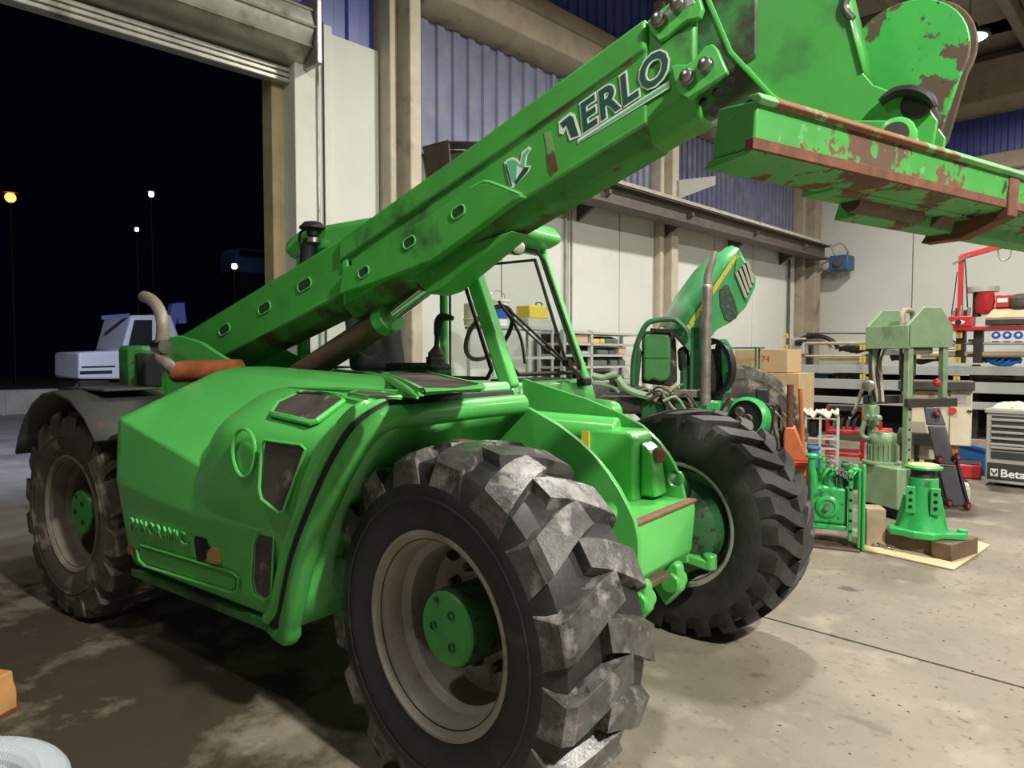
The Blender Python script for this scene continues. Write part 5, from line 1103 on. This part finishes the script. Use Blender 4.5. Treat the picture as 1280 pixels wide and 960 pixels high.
# --- spiral hose and orange block in the near left corner
hz_ = MB(); 
def coil(cx, cy, R_, z, r, a0, a1, n=150):
    path = []; rr = []
    for i in range(n+1):
        a = a0+(a1-a0)*i/n; path.append((cx+math.cos(a)*R_, cy+math.sin(a)*R_, z)); rr.append(r*(1+.05*(i % 2)))
    return MB().tube(path, rr, 16)
A_ = at(-4,940,'z',.09); B_ = at(56,992,'z',.09); ch_ = B_-A_; ch_.z = 0; nrm_ = V((ch_.y,-ch_.x,0)).normalized(); nrm_ = nrm_ if nrm_.dot(CAM-A_) > 0 else -nrm_
hc = (A_+B_)/2 + nrm_*math.sqrt(max(.0,.33**2-(ch_.length/2)**2)); hc.z = 0
t = thing('spiral_hose', 'pale ribbed spiral hose coiled on the floor in the near left corner', 'hose', hc)
coil(0,0,.33,.075,.062,0,2*PI,320).build('hose_turn', M['hosew'], t, sharp=12); coil(.0,-.02,.20,.078,.062,0,2*PI,200).build('hose_turn', M['hosew'], t, sharp=12)
ob = at(-9, 902, 'z', 0); t = thing('orange_block', 'worn orange block at the left edge behind the pale hose', 'block', ob+V((-.05,.03,0)), .4)
MB().prism([(-.10,-.05,0),(.05,-.05,0),(.05,-.05,.09),(.035,-.05,.13),(.03,-.05,.17),(-.10,-.05,.17)], (0,.10,0)).build('block', mat('orange_wood', (.55,.28,.10), .7, var=.2), t, bevel=.008); MB().box(-.10,.055,-.055,.055,0,.02).build('block_foot', M['rust'], t)
# ------------------------------------------------------------------ green tractor with raised hood
TD = 6.35; T0 = 872
t, X, Z = camthing('tractor', T0, TD, 'green tractor under repair with its hood tilted up and no cab, behind the far wheel', 'tractor')
def XZ(pts, y): return [V((X(a), y, Z(b))) for a, b in pts]
# hood: ruled between a near and a far outline, the top between them crowned
near = [(845,420),(870,385),(905,335),(922,315),(938,348),(940,365),(928,388),(905,408),(892,416),(882,432),(870,436)]
hn = XZ(near, .0); 
topn = XZ([(846,423),(870,385),(888,360),(905,335),(922,314)], .0)
topf = XZ([(818,408),(838,370),(868,330),(893,312),(905,312)], .62)
topm = [(a+b)/2 + V((-.035,0,.055)) for a, b in zip(topn, topf)]
topq1 = [a*.78+b*.22 + V((-.03,0,.045)) for a, b in zip(topn, topf)]
topq3 = [a*.22+b*.78 + V((-.03,0,.045)) for a, b in zip(topn, topf)]
MB().loft([topn,topq1,topm,topq3,topf], False).build('hood_top', M['jdh'], t, solid=.012, sharp=60)
MB().prism(XZ([(846,424),(870,386),(905,336),(922,315),(940,350),(940,364),(930,386),(912,404),(896,412),(886,424),(880,434),(862,440)], .0), (0,.02,0)).build('hood_side', M['jdh'], t, bevel=.01)
MB().prism(XZ([(852,417),(858,407),(885,368),(918,318),(921,323),(888,373),(862,412),(855,421)], -.006), (0,.01,0)).build('hood_stripe', M['stripe'], t)
vt = MB().prism(XZ([(898,364),(904,357),(909,358),(917,376),(921,392),(919,399),(911,403),(905,400),(899,383)], -.008), (0,.01,0)).build('hood_vent', mat('vent_mesh', (.02,.05,.03), .6, spots=[((.10,.14,.11), 70, .55, .05, .5)]), t, bevel=.003)
gf = MB().prism(XZ([(918,326),(923,322),(942,350),(941,362),(931,380),(916,345)], -.016), (0,.02,0)).build('grille_frame', M['jdh'], t, bevel=.006)
for i in range(4):
    a = (918.5+i*4.2, 343-i*4.5); b_ = (931+i*2.6, 374-i*6); MB().bar(*XZ([a,b_], -.024), .012, .022).build('grille_bar', mat('grille_bar_grey', (.40,.38,.30), .5) if i == 0 else bpy.data.materials['grille_bar_grey'], gf)
for i in range(3):
    a = (920.5+i*4.2, 341-i*4.5); b_ = (932+i*2.6, 371-i*6); MB().bar(*XZ([a,b_], -.018), .012, .018).build('grille_slot', M['dark'], gf)
# cab hoop, rounded panel, radiator side
MB().tube(XZ([(790,482),(791,450),(797,425),(806,407),(816,401),(840,399),(850,405),(858,414),(860,424)], -.05), .024, 8).build('hoop', M['jdd'], t)
MB().prism(XZ([(787,484),(796,484),(800,440),(794,425),(790,430)], .0), (0,.1,0)).build('hoop_post', M['jdd'], t, bevel=.01)
pn = MB().prism(XZ([(803,474),(803,424),(806,418),(812,416),(832,416),(837,420),(838,428),(838,468),(834,476),(824,478),(816,474),(808,478)], -.02), (0,.10,0)).build('rounded_tank', mat('tank_green', (.060,.22,.07), .5, var=.12), t, bevel=.03, seg=3)
MB().prism(XZ([(800,480),(800,420),(804,413),(838,412),(844,424),(846,478),(838,484)], .06), (0,.10,0)).build('firewall', M['grease'], t, bevel=.015)
MB().box(X(806),X(836),-.03,.05,Z(447.6),Z(447)).build('tank_seam', M['jdd'], pn)
MB().bar(*XZ([(812,412),(842,414)], 0), .10, .03).build('hood_hinge', M['black'], t)
MB().bar(*XZ([(838,412),(856,432)], -.03), .03, .03).build('gas_strut', M['black'], t)
MB().prism(XZ([(846,436),(860,430),(864,470),(848,464)], .05), (0,.2,0)).build('air_cleaner', M['black'], t, bevel=.03)
MB().box(X(862),X(876),.0,.12,Z(490),Z(408)).build('frame_post', M['jdd'], t, bevel=.01)
MB().box(X(868),X(878),.05,.2,Z(512),Z(440)).build('side_frame', M['jdg'], t, bevel=.01)
MB().prism(XZ([(905,492),(914,490),(916,436),(908,424),(900,424)], .0), (0,.15,0)).build('radiator_frame', M['jdg'], t, bevel=.008)
sh_ = MB().lathe([(.25,0),(.26,.06),(.225,.06),(.215,0)], c=(X(895),.12,Z(460)), ax=(-.75,-.65,0), n=30, cap=False).build('fan_shroud', M['black'], t, solid=.01)
for i in range(7):
    a = 2*PI*i/7; ax_ = V((-.75,-.65,0)); u_ = V((-.65,.75,0)); c = V((X(895),.12,Z(460))); d = u_*math.cos(a)+V((0,0,1))*math.sin(a)
    MB().bar(c+d*.04, c+d*.205, .07, .01, ax_+d.cross(ax_)*.4).build('fan_blade', M['grease'], sh_)
MB().box(X(880),X(905),.1,.4,Z(492),Z(436)).build('engine_block', M['black'], t, bevel=.02)
MB().box(X(850),X(876),.05,.4,Z(500),Z(455)).build('engine_side', M['jdd'], t, bevel=.03)
MB().box(X(842),X(885),-.06,.06,Z(497),Z(487)).build('cross_member', M['stack'], t, bevel=.01)
# exhaust stack
st_ = []; rs_ = []
for i in range(41):
    py = 505 - i*(505-358)/40; st_.append(V((X(882+ (1.0 if py < 400 else 0)),-.10,Z(py)))); rs_.append(.048 if py > 492 else (.044+.003*(i % 2) if py > 360 else .04))
o = MB().tube(st_, rs_, 14).build('exhaust_stack', M['stack'], t, sharp=80)
MB().tube(XZ([(883,358),(884,345),(887,335),(890,326),(892,318)], -.10), [.036,.034,.032,.028,.020], 12).build('stack_tip', M['exh'], t)
# chassis, hub, hoses
MB().box(X(800),X(930),.0,.4,Z(560),Z(500)).build('chassis', M['jdd'], t, bevel=.02)
MB().box(X(866),X(902),-.02,.2,Z(530),Z(500)).build('engine_mount', M['jdg'], t, bevel=.02)
hb = MB().lathe([(.18,0),(.18,.10),(.15,.12),(.15,.08)], c=(X(938),-.05,Z(521)), ax=(-.45,-.85,.1), n=30, cap=True).build('reduction_hub', M['jdg'], t)
MB().lathe([(.145,.121),(.145,.09),(.01,.09)], c=(X(938),-.05,Z(521)), ax=(-.45,-.85,.1), n=30, cap=False).build('hub_cavity', M['black'], hb)
for a, b_ in ((927,514),(937,522),(928,526)):
    MB().lathe([(.04,.09),(.045,.12),(.03,.135),(.02,.13)], c=(X(a)+.03,-.05,Z(b_)), ax=(-.45,-.85,.1), n=18).build('planet_gear', M['grease'], hb)
MB().box(X(944),X(958),-.10,.05,Z(501),Z(485)).build('valve_block', M['black'], t, bevel=.008)
MB().prism(XZ([(900,512),(912,495),(920,500),(912,530),(900,530)], -.05), (0,.1,0)).build('knuckle', M['grease'], t, bevel=.02)
for i in range(6):
    a = 955+4*i; b_ = 6*math.sin(i*2.3); MB().tube(XZ([(a-8,507),(a+1+b_,503+i),(a+8-b_,522+2*i),(a+4+b_,545),(a+9,566)], -.12+.03*i), .009+.003*(i % 2), 6).build('hydraulic_hose', (M['black'],M['grease'],M['hose'])[i % 3], t)
for i in range(16):
    a = 782+random.random()*70; b_ = 488+random.random()*14
    MB().tube(XZ([(a,b_),(a+8+9*random.random(),b_-9*random.random()),(a+18+8*random.random(),b_+8*random.random()),(a+22+12*random.random(),b_+14)], -.12+.2*random.random()), .009+.006*random.random(), 6).build('loose_hose', (M['hose'],M['grease'],M['jdpale'],M['black'])[i % 4], t)
MB().tube(XZ([(737,470),(750,473),(760,470),(770,468)], -.05), .028, 8).build('coolant_hose', M['jdpale'], t); MB().tube(XZ([(770,473),(780,485),(795,492),(815,497)], -.06), .034, 8).build('coolant_hose', M['jdpale'], t); MB().tube(XZ([(735,480),(752,482),(766,486),(772,492)], -.04), .018, 8).build('coolant_hose', M['jdpale'], t)
MB().prism(XZ([(758,468),(768,466),(770,490),(760,492)], -.05), (0,.08,0)).build('pump', M['grease'], t, bevel=.012)
MB().box(X(740),X(880),.02,.35,Z(520),Z(498)).build('gear_casing', M['grease'], t, bevel=.03)
# far dusty wheel of the tractor
tc_, tl_ = tyre_mesh(.70, .42, 20, .045, .28, .05, .08)
a_ = Matrix.Rotation(.45, 4, 'Z'); Tm = Matrix.Translation(V((X(918),.55,.70))) @ a_
tw = tc_.xf(Tm).build('wheel_tyre', M['rubbermud'], t, sharp=50); tl_.xf(Tm).build('tread_lugs', M['rubbermud'], tw, bevel=.006)
MB().lathe([(.31,-.15),(.33,-.19),(.30,-.16),(.26,.0),(.10,.02)], n=40).xf(Tm).build('wheel_rim', M['rim'], tw)
MB().box(X(800),X(950),.35,.5,.35,.62).build('axle_beam', M['jdd'], t, bevel=.03)
tc_, tl_ = tyre_mesh(.62, .42, 20, .045, .28, .05, .08); Tm = Matrix.Translation(V((X(770),.75,.62))) @ a_
tw = tc_.xf(Tm).build('wheel_tyre', M['rubberdry'], t, sharp=50)
# ------------------------------------------------------------------ outside in the night
TN = -17.0
tt = lambda px, py: bl(px, py, 'n', TN)
t = thing('white_truck', 'white truck cab with folded blue crane parked outside in the dark yard', 'truck', B(TN, 0, 0), WA)
def TP(pts, dn=0): return [V((dn, tt(a,b)[1], tt(a,b)[2])) for a, b in pts]
MB().prism(TP([(98,474),(98,440),(152,438),(164,394),(214,393),(224,420),(226,474)]), (-2.2,0,0)).build('cab', M['truckw'], t, bevel=.06, seg=3)
MB().prism(TP([(160,434),(168,400),(190,400),(190,450),(162,450)], .012), (-.02,0,0)).build('door_window', M['dark'], t)
MB().prism(TP([(100,464),(140,463),(140,467),(100,468)], .012), (-.02,0,0)).build('grille', M['dark'], t); MB().prism(TP([(102,458),(144,457),(144,459),(102,460)], .012), (-.02,0,0)).build('grille', M['dark'], t)
MB().prism(TP([(100,478),(228,478),(228,496),(100,496)]), (-2.0,0,0)).build('underbody', M['black'], t)
for px in (120, 205):
    c = tt(px, 498); MB().lathe([(.2,-.15),(.48,-.14),(.5,0),(.48,.14),(.2,.15)], c=(-.3,c[1],.5), ax=(1,0,0), n=24).build('wheel', M['black'], t)
cb_ = mat('crane_blue', (.08,.11,.30), .5)
MB().bar(TP([(214,420)],-.3)[0], TP([(224,380)],-.3)[0], .2, .25, (1,0,0)).build('crane_arm', cb_, t); MB().bar(TP([(232,404)],-.3)[0], TP([(229,378)],-.3)[0], .2, .2, (1,0,0)).build('crane_arm', cb_, t)
MB().bar(TP([(130,397)],-.2)[0], TP([(165,394)],-.2)[0], .1, .08, (1,0,0)).build('crane_boom', cb_, t)
def far_lamp(px, py, n_, r, col, es, lab, hgt=None):
    p = bl(px, py, 'n', n_); t_ = thing('yard_lamp', lab, 'lamp', B(n_, p[1], -.02), WA, 'distant lamps in the dark')
    MB().cyl((0,0,0),(0,0,p[2]),.04,8).build('lamp_post', M['black'], t_)
    MB().sphere((0,0,p[2]+.02),r,12,8).build('lamp_globe', mat('distant_lamp', (.8,.8,.8), .5, emit=col, es=es), t_)
    MB().lathe([(r*1.6,r*.9),(r*.5,r*1.4)], c=(0,0,p[2]+.02), ax=(0,0,1), n=12).build('lamp_shade', M['black'], t_)
far_lamp(189,243,-45,.16,(1,.92,.95),9,'small white lamp high in the dark outside the door')
far_lamp(171,287,-42,.11,(.8,.88,1),8,'small bluish lamp below the white one outside the door')
far_lamp(293,333,-36,.15,(1,.85,.80),9,'pinkish lamp beside a parked vehicle far outside the door')
far_lamp(13,247,-40,.24,(1,.30,.05),3,'orange lamp glowing at the left edge outside the door')
p = bl(318,322,'n',-38); t = thing('parked_van', 'bluish parked van far outside in the dark', 'van', B(-38,p[1],0), WA)
MB().prism([(0,-1.2,p[2]-.9),(0,1.2,p[2]-.9),(0,1.2,p[2]+.1),(0,.8,p[2]+.5),(0,-1.0,p[2]+.5),(0,-1.2,p[2]+.1)], (-2,0,0)).build('van_body', M['bluebox'], t, bevel=.08); MB().box(.01,.03,-.9,.7,p[2],p[2]+.38).build('van_window', M['dark'], t)
MB().box(-1.9,-.1,-1.1,1.1,-.02,p[2]-.9).build('van_base', M['black'], t)

# ------------------------------------------------------------------ crumbs of dirt on the open floor
rd = random.Random(3); m = MB()
for i in range(170):
    x = rd.uniform(.15, 3.2); y = rd.uniform(-1.2, 3.6); r = rd.uniform(.003, .010)
    if x < .7 and y < -.5: continue
    m.add([(x-r,y-r*.6,.0005),(x+r*1.2,y-r*.4,.0005),(x+r*.3,y+r,.0005),(x,y,.0005+r*.5)], [(0,1,3),(1,2,3),(2,0,3),(2,1,0)])
o = m.build('floor_debris', M['grease']); o['kind'] = 'stuff'; tag(o, 'dark crumbs of dirt scattered on the concrete floor', 'dirt')
